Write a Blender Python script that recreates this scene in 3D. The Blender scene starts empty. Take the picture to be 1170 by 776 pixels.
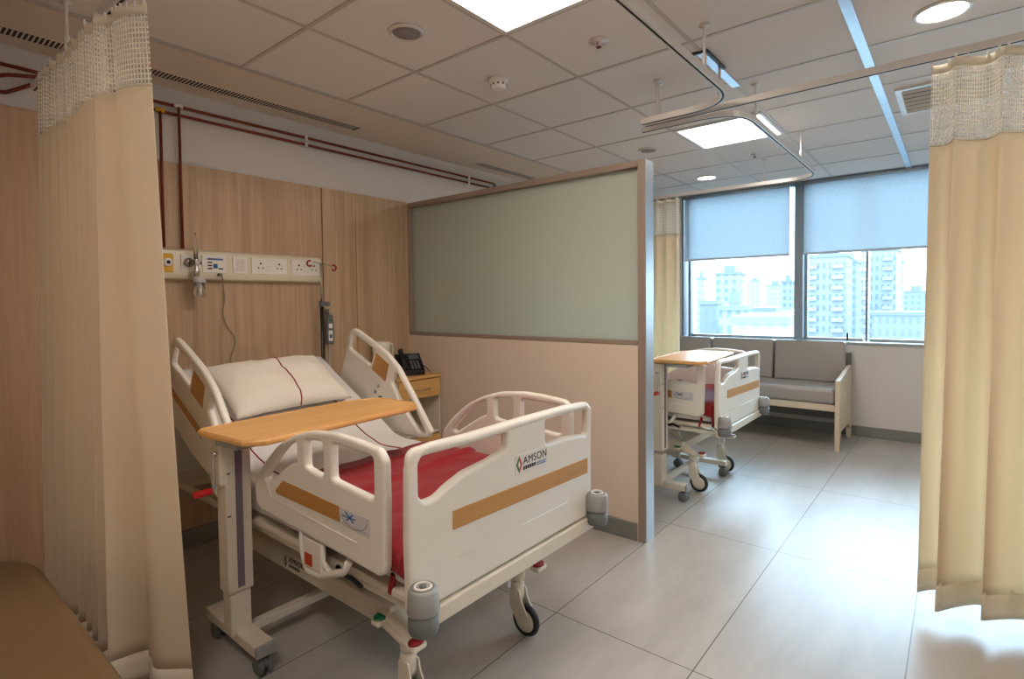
import bpy, bmesh, math, random
from mathutils import Vector, Matrix, noise
random.seed(7)
C = bpy.context.scene.collection
PI = math.pi
V = Vector
CE = 2.524            # ceiling height
HW = 3.32             # headwall plane
PX = 2.767            # partition face
WX = 6.22             # window wall face

# ------------------------------------------------------------------ materials
MATS = {}
def mat(name, col, rough=.5, metal=0, spec=.5, bump=0, bscale=60, var=0, vscale=3, coat=0, emit=None, es=0, trans=0, alpha=1, stretch=None, col2=None, sheen=0):
    if name in MATS: return MATS[name]
    m = bpy.data.materials.new(name); m.use_nodes = True
    nt = m.node_tree; N = nt.nodes; L = nt.links
    b = N['Principled BSDF']
    b.inputs['Base Color'].default_value = (*col, 1)
    b.inputs['Roughness'].default_value = rough
    b.inputs['Metallic'].default_value = metal
    b.inputs['Specular IOR Level'].default_value = spec
    b.inputs['Coat Weight'].default_value = coat
    b.inputs['Transmission Weight'].default_value = trans
    b.inputs['Alpha'].default_value = alpha
    b.inputs['Sheen Weight'].default_value = sheen
    if emit:
        b.inputs['Emission Color'].default_value = (*emit, 1); b.inputs['Emission Strength'].default_value = es
    if var or bump or col2:
        tc = N.new('ShaderNodeTexCoord'); mp = N.new('ShaderNodeMapping'); L.new(tc.outputs['Object'], mp.inputs['Vector'])
        if stretch: mp.inputs['Scale'].default_value = stretch
    if var or col2:
        n = N.new('ShaderNodeTexNoise'); n.inputs['Scale'].default_value = vscale; n.inputs['Detail'].default_value = 5; n.inputs['Roughness'].default_value = .6
        L.new(mp.outputs['Vector'], n.inputs['Vector'])
        r = N.new('ShaderNodeValToRGB'); r.color_ramp.elements[0].position = .3; r.color_ramp.elements[1].position = .7
        c2 = col2 if col2 else tuple(min(1, c * (1 + var)) for c in col)
        c1 = col if col2 else tuple(c * (1 - var) for c in col)
        r.color_ramp.elements[0].color = (*c1, 1); r.color_ramp.elements[1].color = (*c2, 1)
        L.new(n.outputs['Fac'], r.inputs['Fac']); L.new(r.outputs['Color'], b.inputs['Base Color'])
    if bump:
        n2 = N.new('ShaderNodeTexNoise'); n2.inputs['Scale'].default_value = bscale; n2.inputs['Detail'].default_value = 3
        L.new(mp.outputs['Vector'], n2.inputs['Vector'])
        bp = N.new('ShaderNodeBump'); bp.inputs['Strength'].default_value = bump; bp.inputs['Distance'].default_value = .01
        L.new(n2.outputs['Fac'], bp.inputs['Height']); L.new(bp.outputs['Normal'], b.inputs['Normal'])
    MATS[name] = m
    return m

def wood(name, c1, c2, axis='z', scale=1.0, rough=.45):
    """laminate grain running along one axis"""
    if name in MATS: return MATS[name]
    m = mat(name, c1, rough)
    nt = m.node_tree; N = nt.nodes; L = nt.links; b = N['Principled BSDF']
    tc = N.new('ShaderNodeTexCoord'); mp = N.new('ShaderNodeMapping'); L.new(tc.outputs['Object'], mp.inputs['Vector'])
    s = {'x': (.6, 14, 14), 'y': (14, .6, 14), 'z': (14, 14, .6)}[axis]
    mp.inputs['Scale'].default_value = tuple(k * scale for k in s)
    n = N.new('ShaderNodeTexNoise'); n.inputs['Scale'].default_value = 1.0; n.inputs['Detail'].default_value = 8; n.inputs['Roughness'].default_value = .65; n.inputs['Distortion'].default_value = .6
    L.new(mp.outputs['Vector'], n.inputs['Vector'])
    mp2 = N.new('ShaderNodeMapping'); L.new(tc.outputs['Object'], mp2.inputs['Vector']); mp2.inputs['Scale'].default_value = tuple(k * scale * 5 for k in s)
    n2 = N.new('ShaderNodeTexNoise'); n2.inputs['Scale'].default_value = 1.0; n2.inputs['Detail'].default_value = 4
    L.new(mp2.outputs['Vector'], n2.inputs['Vector'])
    mx = N.new('ShaderNodeMath'); mx.operation = 'MULTIPLY_ADD'; mx.inputs[1].default_value = .35; L.new(n2.outputs['Fac'], mx.inputs[0]); 
    mm = N.new('ShaderNodeMath'); mm.operation = 'MULTIPLY'; mm.inputs[1].default_value = .65; L.new(n.outputs['Fac'], mm.inputs[0]); L.new(mm.outputs[0], mx.inputs[2])
    r = N.new('ShaderNodeValToRGB'); r.color_ramp.elements[0].position = .34; r.color_ramp.elements[1].position = .66
    r.color_ramp.elements[0].color = (*c1, 1); r.color_ramp.elements[1].color = (*c2, 1)
    L.new(mx.outputs[0], r.inputs['Fac']); L.new(r.outputs['Color'], b.inputs['Base Color'])
    return m

def lin(r, g, b):
    f = lambda c: (c / 255) ** 2.2
    return (f(r), f(g), f(b))

M_WHITE = mat('white_moulded_plastic', lin(232, 226, 214), .32, var=.015, vscale=4)
M_STEEL = mat('cream_powder_coated_steel', lin(222, 213, 196), .4, var=.02, vscale=5)
M_GREYP = mat('grey_plastic', lin(150, 150, 148), .45, var=.03)
M_GREYD = mat('dark_grey_plastic', lin(105, 108, 108), .5, var=.03)
M_RUBBER = mat('black_rubber', lin(38, 38, 40), .6, var=.1)
M_BLACK = mat('black_plastic', lin(28, 28, 30), .4, var=.1)
M_REDP = mat('red_plastic', lin(200, 25, 30), .4, var=.05)
M_DKRED = mat('dark_red_plastic', lin(150, 22, 30), .45, var=.05)
M_GREEN = mat('green_plastic', lin(20, 110, 75), .45, var=.05)
M_INLAY = wood('oak_inlay', lin(184, 132, 74), lin(200, 148, 86), 'x', .5)
M_INLAY_Y = wood('oak_inlay_lengthwise', lin(180, 128, 70), lin(196, 142, 80), 'y', .5)
M_TABLE = wood('beech_table_top', lin(214, 158, 92), lin(228, 174, 108), 'x', .7, .35)
M_CABW = wood('cabinet_beech', lin(206, 158, 92), lin(222, 176, 112), 'x', .8)
M_HEADW = wood('headwall_laminate', lin(172, 142, 113), lin(208, 178, 148), 'z', 1.0, .5)
M_SOFAW = wood('sofa_pale_wood', lin(206, 186, 160), lin(222, 204, 178), 'z', .8)
M_SHEET = mat('white_cotton_sheet', lin(222, 218, 214), .9, bump=.25, bscale=14, sheen=.2)
M_PILLOW = mat('cream_pillow_cotton', lin(236, 228, 214), .9, bump=.35, bscale=9, sheen=.2)
M_RED = mat('crimson_blanket_cloth', lin(140, 16, 30), .85, bump=.35, bscale=12, var=.06, sheen=.15)
M_PIPING = mat('dark_red_piping', lin(140, 20, 30), .8, var=.1)
M_VINYL = mat('taupe_grey_vinyl', lin(158, 150, 144), .3, var=.02, bump=.08, bscale=200)
M_COUCH = mat('brown_vinyl', lin(112, 88, 62), .45, var=.04, bump=.08, bscale=150)
M_CHROME = mat('brushed_steel', (.6, .6, .6), .25, 1, var=.05)
M_DARKM = mat('dark_metal', lin(70, 66, 60), .35, .8, var=.05)
M_COPPER = mat('red_brown_painted_copper', lin(122, 50, 28), .35, .3, var=.15)
M_YEL = mat('yellow_plastic', lin(228, 176, 30), .4, var=.04)
M_PLATE = mat('white_socket_plate', lin(238, 234, 226), .3, var=.01)
M_RAIL = mat('ivory_service_rail', lin(226, 217, 194), .35, var=.02)
M_TAUPE = mat('taupe_aluminium', lin(158, 140, 126), .4, .2, var=.03)
M_ALU = mat('anodised_aluminium', lin(176, 184, 190), .32, .5, var=.03)
M_TRACK = mat('white_track_aluminium', lin(222, 216, 210), .3, .2, var=.02)
M_BLUE = mat('blue_print', lin(40, 90, 150), .5, var=.05)
M_PAPER = mat('pale_grey_sticker', lin(208, 206, 206), .5, var=.02)
M_INK = mat('black_print', lin(30, 30, 32), .6, var=.05)
M_MATT = mat('grey_mattress_cover', lin(120, 116, 116), .7, var=.04)
M_CLEAR = mat('clear_plastic', (.95, .95, .95), .06, trans=.92)

# ------------------------------------------------------------------ geometry helpers
def box(bm, a, b, bev=0, seg=2, mtx=None):
    t = bmesh.new()
    bmesh.ops.create_cube(t, size=1)
    a = V(a); b = V(b); s = b - a; c = (a + b) / 2
    for v in t.verts: v.co = V((v.co.x * s.x, v.co.y * s.y, v.co.z * s.z)) + c
    if bev: bmesh.ops.bevel(t, geom=t.edges[:], offset=min(bev, min(abs(s.x), abs(s.y), abs(s.z)) * .49), segments=seg, affect='EDGES', profile=.5)
    merge(bm, t, mtx)
def merge(bm, t, mtx=None):
    if mtx: bmesh.ops.transform(t, matrix=mtx, verts=t.verts)
    me = bpy.data.meshes.new('tmp'); t.to_mesh(me); t.free(); bm.from_mesh(me); bpy.data.meshes.remove(me)
def fillet(pts, r, n=5, closed=False):
    pts = [V(p) for p in pts]; out = []; N = len(pts)
    for i, p in enumerate(pts):
        if not closed and i in (0, N - 1): out.append(p); continue
        a = pts[i - 1]; b = pts[(i + 1) % N]
        ri = r[i] if isinstance(r, (list, tuple)) else r
        da = (a - p); db = (b - p); la, lb = da.length, db.length
        if la < 1e-6 or lb < 1e-6 or ri <= 0: out.append(p); continue
        da.normalize(); db.normalize()
        ang = da.angle(db)
        if ang > PI - .02: out.append(p); continue
        d = min(ri / math.tan(ang / 2), la * .48, lb * .48)
        p0 = p + da * d; p1 = p + db * d
        for k in range(n + 1):
            t = k / n; out.append(p0 * (1 - t) ** 2 + p * 2 * t * (1 - t) + p1 * t * t)
    return out
def smoothp(pts, n=8):
    pts = [V(p) for p in pts]; out = []
    for i in range(len(pts) - 1):
        p0 = pts[max(i - 1, 0)]; p1 = pts[i]; p2 = pts[i + 1]; p3 = pts[min(i + 2, len(pts) - 1)]
        for k in range(n):
            t = k / n
            out.append(.5 * ((2 * p1) + (p2 - p0) * t + (2 * p0 - 5 * p1 + 4 * p2 - p3) * t * t + (3 * p1 - p0 - 3 * p2 + p3) * t ** 3))
    out.append(pts[-1]); return out
def tube(bm, pts, r, seg=10, closed=False, flat=1.0):
    pts = [V(p) for p in pts]; N = len(pts); rings = []
    up = None
    for i, p in enumerate(pts):
        if closed: d = (pts[(i + 1) % N] - pts[i - 1])
        else: d = pts[min(i + 1, N - 1)] - pts[max(i - 1, 0)]
        if d.length < 1e-9: d = V((0, 0, 1))
        d.normalize()
        if up is None:
            up = V((0, 0, 1)) if abs(d.z) < .9 else V((1, 0, 0))
        up = (up - d * up.dot(d)).normalized(); s = d.cross(up)
        rr = r[i] if isinstance(r, (list, tuple)) else r
        rings.append([bm.verts.new(p + s * math.cos(2 * PI * k / seg) * rr + up * math.sin(2 * PI * k / seg) * rr * flat) for k in range(seg)])
    M = N if closed else N - 1
    for i in range(M):
        A = rings[i]; B = rings[(i + 1) % N]
        for k in range(seg):
            f = bm.faces.new((A[k], A[(k + 1) % seg], B[(k + 1) % seg], B[k])); f.smooth = True
    if not closed:
        bm.faces.new(rings[0][::-1]); bm.faces.new(rings[-1])
def lathe(bm, prof, c, axis='z', seg=28, smooth=True, caps=True):
    """prof: (radius, height) list; closed by tip fans when radius is 0"""
    c = V(c); rings = []
    def P(r, h, a):
        x, y = r * math.cos(a), r * math.sin(a)
        if axis == 'z': return c + V((x, y, h))
        if axis == 'x': return c + V((h, x, y))
        return c + V((x, h, y))
    for r, h in prof:
        if r < 1e-6: rings.append([bm.verts.new(P(0, h, 0))])
        else: rings.append([bm.verts.new(P(r, h, 2 * PI * k / seg)) for k in range(seg)])
    for A, B in zip(rings, rings[1:]):
        for k in range(seg):
            j = (k + 1) % seg
            if len(A) == 1 and len(B) == 1: continue
            if len(A) == 1: f = bm.faces.new((A[0], B[j], B[k]))
            elif len(B) == 1: f = bm.faces.new((A[k], A[j], B[0]))
            else: f = bm.faces.new((A[k], A[j], B[j], B[k]))
            f.smooth = smooth
    if caps and len(rings[0]) > 1: bm.faces.new(rings[0][::-1])
    if caps and len(rings[-1]) > 1: bm.faces.new(rings[-1])
def panel(bm, outline, holes, thick, bev, mtx, res=3):
    """a flat shape with holes and rounded edges, 2D outline -> mtx"""
    cu = bpy.data.curves.new('c', 'CURVE'); cu.dimensions = '2D'; cu.fill_mode = 'BOTH'
    cu.extrude = max(thick / 2 - bev, .0001); cu.bevel_depth = bev; cu.bevel_resolution = res; cu.offset = -bev
    for loop in [outline] + holes:
        s = cu.splines.new('POLY'); s.points.add(len(loop) - 1); s.use_cyclic_u = True
        for q, p in zip(s.points, loop): q.co = (p[0], p[1], 0, 1)
    ob = bpy.data.objects.new('c', cu); C.objects.link(ob)
    dg = bpy.context.evaluated_depsgraph_get(); dg.update()
    me = bpy.data.meshes.new_from_object(ob.evaluated_get(dg)); me.transform(mtx)
    bm.from_mesh(me); bpy.data.objects.remove(ob); bpy.data.meshes.remove(me); bpy.data.curves.remove(cu)
def text(bm, s, size, mtx, ext=.0004, bold=0.0):
    cu = bpy.data.curves.new('t', 'FONT'); cu.body = s; cu.size = size; cu.extrude = ext; cu.offset = bold; cu.space_character = 1.1
    ob = bpy.data.objects.new('t', cu); C.objects.link(ob)
    dg = bpy.context.evaluated_depsgraph_get(); dg.update()
    me = bpy.data.meshes.new_from_object(ob.evaluated_get(dg)); me.transform(mtx)
    bm.from_mesh(me); bpy.data.objects.remove(ob); bpy.data.meshes.remove(me); bpy.data.curves.remove(cu)
def MX(x, y=None):      # matrix from 2D (a, b, depth) to world: plane y = const facing -Y (a = x, b = z)
    return None
def plane_y(y): return Matrix(((1, 0, 0, 0), (0, 0, -1, y), (0, 1, 0, 0), (0, 0, 0, 1)))      # (a,b,c) -> (a, y-c, b)
def plane_x(x): return Matrix(((0, 0, -1, x), (-1, 0, 0, 0), (0, 1, 0, 0), (0, 0, 0, 1)))     # (a,b,c) -> (x-c, -a, b): a runs towards -Y, seen from -X
def plane_xy(x): return Matrix(((0, 0, 1, x), (1, 0, 0, 0), (0, 1, 0, 0), (0, 0, 0, 1)))      # (a,b,c) -> (x+c, a, b)

def wpos(o):
    p = V((0, 0, 0))
    while o: p += o.location; o = o.parent
    return p
def obj(name, bm, m, parent=None, smooth=False, origin=None, recalc=True):
    if recalc: bmesh.ops.recalc_face_normals(bm, faces=bm.faces)
    if parent is None and origin is None:
        xs = [v.co for v in bm.verts]
        origin = V(((min(v.x for v in xs) + max(v.x for v in xs)) / 2, (min(v.y for v in xs) + max(v.y for v in xs)) / 2, min(v.z for v in xs)))
    off = wpos(parent) if parent else V(origin)
    for v in bm.verts: v.co -= off
    me = bpy.data.meshes.new(name); bm.to_mesh(me); bm.free()
    if smooth:
        for p in me.polygons: p.use_smooth = True
    ms = m if isinstance(m, (list, tuple)) else [m]
    for k in ms: me.materials.append(k)
    o = bpy.data.objects.new(name, me); C.objects.link(o)
    if parent: o.parent = parent
    else: o.location = off
    return o
def tag(o, label, cat, group=None):
    o['label'] = label; o['category'] = cat
    if group: o['group'] = group
    return o
def thing(name, label, cat, loc, group=None):
    o = bpy.data.objects.new(name, None); C.objects.link(o); o.location = loc; o.empty_display_size = .1
    return tag(o, label, cat, group)
def struct(o): o['kind'] = 'structure'; return o
def copy_tree(o, parent=None, delta=V((0, 0, 0))):
    c = o.copy(); C.objects.link(c); c.parent = parent
    if parent is None: c.location = o.location + delta
    for ch in list(o.children): copy_tree(ch, c)
    return c
def sm_angle(o, a=40):
    for p in o.data.polygons: p.use_smooth = True
    o.data.set_sharp_from_angle(angle=math.radians(a))
    return o
def B(): return bmesh.new()

# ================================================================== ROOM SHELL
X0, Y0 = -1.6, -3.2
# floor tiles 1.2 x 0.6
def floor_mat():
    m = mat('floor_tile', lin(176, 168, 160), .28, spec=.5)
    nt = m.node_tree; N = nt.nodes; L = nt.links; b = N['Principled BSDF']
    tc = N.new('ShaderNodeTexCoord'); sp = N.new('ShaderNodeSeparateXYZ'); L.new(tc.outputs['Object'], sp.inputs[0])
    def groove(out, off, per):
        a = N.new('ShaderNodeMath'); a.operation = 'SUBTRACT'; a.inputs[1].default_value = off; L.new(out, a.inputs[0])
        w = N.new('ShaderNodeMath'); w.operation = 'PINGPONG'; w.inputs[1].default_value = per / 2; L.new(a.outputs[0], w.inputs[0])
        c = N.new('ShaderNodeMath'); c.operation = 'LESS_THAN'; c.inputs[1].default_value = .0022; L.new(w.outputs[0], c.inputs[0]); return c
    gx = groove(sp.outputs['X'], 1.902, 1.2); gy = groove(sp.outputs['Y'], .130, .6)
    mx = N.new('ShaderNodeMath'); mx.operation = 'MAXIMUM'; L.new(gx.outputs[0], mx.inputs[0]); L.new(gy.outputs[0], mx.inputs[1])
    mp = N.new('ShaderNodeMapping'); mp.inputs['Scale'].default_value = (1.2, 4.5, 1); L.new(tc.outputs['Object'], mp.inputs['Vector'])
    n = N.new('ShaderNodeTexNoise'); n.inputs['Scale'].default_value = 1.6; n.inputs['Detail'].default_value = 7; n.inputs['Roughness'].default_value = .62; L.new(mp.outputs[0], n.inputs['Vector'])
    r = N.new('ShaderNodeValToRGB'); r.color_ramp.elements[0].position = .3; r.color_ramp.elements[1].position = .7
    r.color_ramp.elements[0].color = (*lin(164, 158, 152), 1); r.color_ramp.elements[1].color = (*lin(184, 178, 171), 1)
    L.new(n.outputs['Fac'], r.inputs['Fac'])
    mi = N.new('ShaderNodeMixRGB'); L.new(mx.outputs[0], mi.inputs['Fac']); L.new(r.outputs['Color'], mi.inputs['Color1']); mi.inputs['Color2'].default_value = (*lin(92, 80, 72), 1)
    L.new(mi.outputs[0], b.inputs['Base Color'])
    rr = N.new('ShaderNodeMapRange'); rr.inputs['To Min'].default_value = .26; rr.inputs['To Max'].default_value = .4; L.new(n.outputs['Fac'], rr.inputs['Value']); L.new(rr.outputs[0], b.inputs['Roughness'])
    return m
bm = B(); box(bm, (X0 - .2, Y0 - .2, -.1), (WX + .3, HW + .2, 0)); struct(obj('floor', bm, floor_mat(), origin=(0, 0, 0)))

M_WALL = mat('beige_wall_paint', lin(224, 204, 186), .75, var=.015, vscale=1.5, bump=.03, bscale=120)
M_WALLW = mat('off_white_wall_paint', lin(216, 210, 204), .75, var=.01, vscale=1.5)
M_CEIL = mat('white_mineral_tile', lin(228, 221, 215), .85, var=.012, vscale=300, bump=.05, bscale=400)
M_GYP = mat('ceiling_gypsum_band', lin(222, 208, 192), .8, var=.01, vscale=2)
M_BASE = mat('grey_baseboard', lin(128, 128, 124), .45, var=.03)

# ceiling (mineral tiles) and plain gypsum band along the headwall
bm = B(); box(bm, (X0 - .2, Y0 - .2, CE), (WX - .12, 2.775, CE + .08)); struct(obj('ceiling', bm, M_CEIL, origin=(0, 0, CE)))
bm = B(); box(bm, (X0 - .2, 2.775, CE - .004), (WX - .12, HW + .2, CE + .08)); struct(obj('ceiling', bm, M_GYP, origin=(0, 3, CE)))
bm = B(); box(bm, (WX - .12, Y0 - .2, CE + .05), (WX + .3, HW + .2, CE + .12)); struct(obj('ceiling', bm, M_GREYD, origin=(6, 3, CE + .05)))
# T-bar grid
bm = B()
gx = [1.885 + .6 * k for k in range(-5, 8)]; gy = [1.565 + .6 * k for k in range(-8, 3)]
M_TBAR = mat('white_t_bar', lin(196, 186, 178), .4, .1, var=.01)
for x in gx: box(bm, (x - .009, Y0, CE - .004), (x + .009, 2.775, CE + .002))
for y in gy: box(bm, (X0, y - .009, CE - .0035), (WX - .12, y + .009, CE + .002))
box(bm, (X0, 2.765, CE - .010), (WX - .12, 2.779, CE + .002))
struct(obj('trim_1', bm, M_TBAR, origin=(0, 0, CE)))
M_BARB = mat('glossy_aluminium_strip', lin(196, 204, 212), .22, .85, var=.02)
bm = B(); box(bm, (2.485, .345, CE - .009), (WX - .12, .387, CE)); box(bm, (2.62, .945, CE - .009), (3.15, .987, CE))
struct(obj('trim_2', bm, M_BARB))
# shadow gap slat over the window
bm = B()
for k in range(90):
    y = 3.25 - k * .045; box(bm, (WX - .12, y - .012, CE - .012), (WX - .085, y + .012, CE + .01))
box(bm, (WX - .124, Y0, CE - .012), (WX - .118, HW, CE + .05))
struct(obj('trim_3', bm, M_GREYD))

# walls
bm = B(); box(bm, (X0 - .2, HW, 0), (WX + .3, HW + .15, CE + .1)); struct(obj('wall_back', bm, M_WALLW, origin=(0, HW, 0)))
bm = B(); box(bm, (X0 - .2, Y0 - .2, 0), (X0, HW, CE + .1)); struct(obj('wall_left', bm, M_WALL, origin=(X0, 0, 0)))
bm = B(); box(bm, (X0, Y0 - .2, 0), (WX + .3, Y0, CE + .1)); struct(obj('wall_front', bm, M_WALL, origin=(0, Y0, 0)))
# window wall: solid parts around the opening
WY0, WY1, WZ0, WZ1 = -2.4, 2.53, .915, CE + .05
bm = B()
box(bm, (WX, Y0, 0), (WX + .3, HW, WZ0)); box(bm, (WX, WY1, WZ0), (WX + .3, HW, CE + .12)); box(bm, (WX, Y0, WZ0), (WX + .3, WY0, CE + .12))
box(bm, (WX, WY0, WZ1), (WX + .3, WY1, CE + .12))
struct(obj('wall_right', bm, M_WALLW, origin=(WX, 0, 0)))
# wood laminate on the headwall in three sheets, with seams
for i, (a, b_) in enumerate([(.86, 2.030), (2.038, 2.290), (2.298, PX)]):
    bm = B(); box(bm, (a, HW - .022, .1), (b_, HW - .001, 2.12), .0015, 1)
    o = struct(obj('wall_panel_back_%d' % (i + 1), bm, M_HEADW, origin=(0, HW, 0)))
bm = B(); box(bm, (2.2905, HW - .017, .1), (2.2975, HW - .002, 2.12)); struct(obj('trim_4', bm, mat('brass_strip', lin(206, 170, 110), .3, .8, var=.03)))
bm = B(); box(bm, (X0, HW - .07, 0), (.80, HW - .001, 2.235), .002, 1); struct(obj('wall_panel_left', bm, wood('left_laminate', lin(166, 130, 102), lin(186, 152, 122), 'z', 1.2, .5), origin=(0, HW, 0)))
# baseboards
bm = B(); box(bm, (.80, HW - .034, 0), (PX, HW - .001, .1), .002, 1); struct(obj('baseboard_back', bm, M_BASE))
bm = B(); box(bm, (WX - .014, Y0, 0), (WX, HW, .1), .002, 1); struct(obj('baseboard_right', bm, M_BASE))
bm = B(); box(bm, (PX + .09, HW - .014, 0), (WX, HW, .1), .002, 1); struct(obj('baseboard_far', bm, M_BASE))

# partition between the bays
PY0 = 1.325; PW = .093; PZ = 2.112
bm = B(); box(bm, (PX, PY0 + .045, 0), (PX + PW, HW - .023, 1.105)); struct(obj('wall_partition', bm, M_WALL, origin=(PX, PY0, 0)))
bm = B(); box(bm, (PX - .012, PY0 + .05, 0), (PX, HW - .03, .1), .003, 1); box(bm, (PX + PW, PY0 + .05, 0), (PX + PW + .012, HW - .03, .1), .003, 1)
struct(obj('baseboard_partition', bm, M_BASE))
bm = B()   # aluminium frame: end post, top, bottom, wall post
box(bm, (PX - .004, PY0, 0), (PX + PW + .004, PY0 + .045, PZ), .003, 1)
box(bm, (PX - .004, PY0 + .045, PZ - .036), (PX + PW + .004, HW - .023, PZ), .003, 1)
box(bm, (PX - .004, PY0 + .045, 1.098), (PX + PW + .004, HW - .023, 1.122), .003, 1)
box(bm, (PX - .004, HW - .04, 1.122), (PX + PW + .004, HW - .023, PZ - .036), .003, 1)
struct(obj('trim_5', bm, M_TAUPE))
bm = B(); box(bm, (PX + .002, PY0 - .002, 0), (PX + PW + .006, PY0 + .001, PZ), .001, 1); struct(obj('trim_6', bm, M_ALU))
def frosted():
    m = bpy.data.materials.new('frosted_glass'); m.use_nodes = True; nt = m.node_tree; N = nt.nodes; L = nt.links
    b = N['Principled BSDF']; out = N['Material Output']
    b.inputs['Base Color'].default_value = (*lin(196, 200, 188), 1); b.inputs['Roughness'].default_value = .22
    tr = N.new('ShaderNodeBsdfTranslucent'); tr.inputs['Color'].default_value = (*lin(216, 214, 200), 1)
    mx = N.new('ShaderNodeMixShader'); mx.inputs[0].default_value = .62; L.new(b.outputs[0], mx.inputs[1]); L.new(tr.outputs[0], mx.inputs[2]); L.new(mx.outputs[0], out.inputs['Surface'])
    n = N.new('ShaderNodeTexNoise'); n.inputs['Scale'].default_value = 1.2; r = N.new('ShaderNodeMapRange'); r.inputs['To Min'].default_value = .18; r.inputs['To Max'].default_value = .3
    L.new(n.outputs['Fac'], r.inputs['Value']); L.new(r.outputs[0], b.inputs['Roughness'])
    return m
bm = B(); box(bm, (PX + .036, PY0 + .045, 1.12), (PX + .046, HW - .04, PZ - .034)); struct(obj('window_partition', bm, frosted()))

# ================================================================== WINDOW
def clearglass():
    m = bpy.data.materials.new('window_glass'); m.use_nodes = True; nt = m.node_tree; N = nt.nodes; L = nt.links
    N.remove(N['Principled BSDF']); out = N['Material Output']
    t = N.new('ShaderNodeBsdfTransparent'); t.inputs['Color'].default_value = (.90, .97, 1, 1)
    g = N.new('ShaderNodeBsdfGlossy'); g.inputs['Roughness'].default_value = .02
    f = N.new('ShaderNodeFresnel'); f.inputs['IOR'].default_value = 1.45
    x = N.new('ShaderNodeMixShader'); L.new(f.outputs[0], x.inputs[0]); L.new(t.outputs[0], x.inputs[1]); L.new(g.outputs[0], x.inputs[2]); L.new(x.outputs[0], out.inputs['Surface'])
    return m
M_GLASS = clearglass()
GX = WX + .16
mull = [(-2.4, -2.34), (.70, .708), (1.245, 1.325), (2.47, 2.53)]
panes = [(-2.34, -.92), (-.86, .700), (.708, 1.245), (1.325, 2.47)]
for i, (a, b_) in enumerate(panes):
    w = bpy.data.objects.new('window_%d' % (i + 1), None); C.objects.link(w); w.location = (GX, (a + b_) / 2, WZ0); struct(w)
    bm = B()
    e = .022; ea = .006 if i == 2 else e; eb = .006 if i == 1 else e
    box(bm, (GX - .03 if ea == e else GX - .006, a, WZ0), (GX + .03, a + ea, WZ1), .002, 1); box(bm, (GX - .03 if eb == e else GX - .006, b_ - eb, WZ0), (GX + .03, b_, WZ1), .002, 1)
    box(bm, (GX - .03, a + e, WZ0), (GX + .03, b_ - e, WZ0 + .03), .003, 1); box(bm, (GX - .03, a + e, WZ1 - .05), (GX + .03, b_ - e, WZ1), .003, 1)
    obj('window_frame', bm, M_ALU, w)
    bm = B(); box(bm, (GX - .004, a + e, WZ0 + .03), (GX + .004, b_ - e, WZ1 - .05)); obj('pane', bm, M_GLASS, w)
    if i == 2:
        bm = B(); tube(bm, [(GX - .035, .86, .93), (GX - .045, .86, .955), (GX - .045, .86, 1.0)], .008, 8); obj('window_handle', bm, M_BLACK, w)
bm = B()
for a, b_ in mull[:1] + [(-.92, -.86)]: box(bm, (GX - .04, a, WZ0), (GX + .04, b_, WZ1), .003, 1)
box(bm, (WX + .01, 1.245, WZ0), (GX + .04, 1.325, WZ1), .004, 1); box(bm, (GX - .01, .700, WZ0), (GX + .03, .708, WZ1), .001, 1)
box(bm, (WX + .02, 2.505, WZ0), (GX + .04, 2.528, WZ1), .004, 1); box(bm, (WX + .07, 2.44, WZ0), (GX - .03, 2.47, WZ1), .003, 1)
struct(obj('window_5', bm, mat('grey_window_mullion', lin(140, 154, 166), .4, .3, var=.03)))
bm = B(); box(bm, (WX - .02, WY0, WZ0 - .02), (GX + .04, WY1, WZ0 + .002), .004, 2); struct(obj('trim_7', bm, M_ALU))

# roller blinds
def blind_mat():
    m = bpy.data.materials.new('roller_blind_screen'); m.use_nodes = True; nt = m.node_tree; N = nt.nodes; L = nt.links
    b = N['Principled BSDF']; out = N['Material Output']
    tc = N.new('ShaderNodeTexCoord'); n = N.new('ShaderNodeTexNoise'); n.inputs['Scale'].default_value = 130; n.inputs['Detail'].default_value = 3
    L.new(tc.outputs['Object'], n.inputs['Vector'])
    r = N.new('ShaderNodeValToRGB'); r.color_ramp.elements[0].position = .35; r.color_ramp.elements[1].position = .65
    r.color_ramp.elements[0].color = (*lin(196, 204, 210), 1); r.color_ramp.elements[1].color = (*lin(218, 224, 228), 1)
    L.new(n.outputs['Fac'], r.inputs['Fac']); L.new(r.outputs[0], b.inputs['Base Color']); b.inputs['Roughness'].default_value = .8
    t = N.new('ShaderNodeBsdfTranslucent'); L.new(r.outputs[0], t.inputs['Color'])
    x = N.new('ShaderNodeMixShader'); x.inputs[0].default_value = .55; L.new(b.outputs[0], x.inputs[1]); L.new(t.outputs[0], x.inputs[2])
    tp = N.new('ShaderNodeBsdfTransparent'); x2 = N.new('ShaderNodeMixShader'); x2.inputs[0].default_value = .035
    L.new(x.outputs[0], x2.inputs[1]); L.new(tp.outputs[0], x2.inputs[2]); L.new(x2.outputs[0], out.inputs['Surface'])
    return m
M_BLIND = blind_mat()
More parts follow.
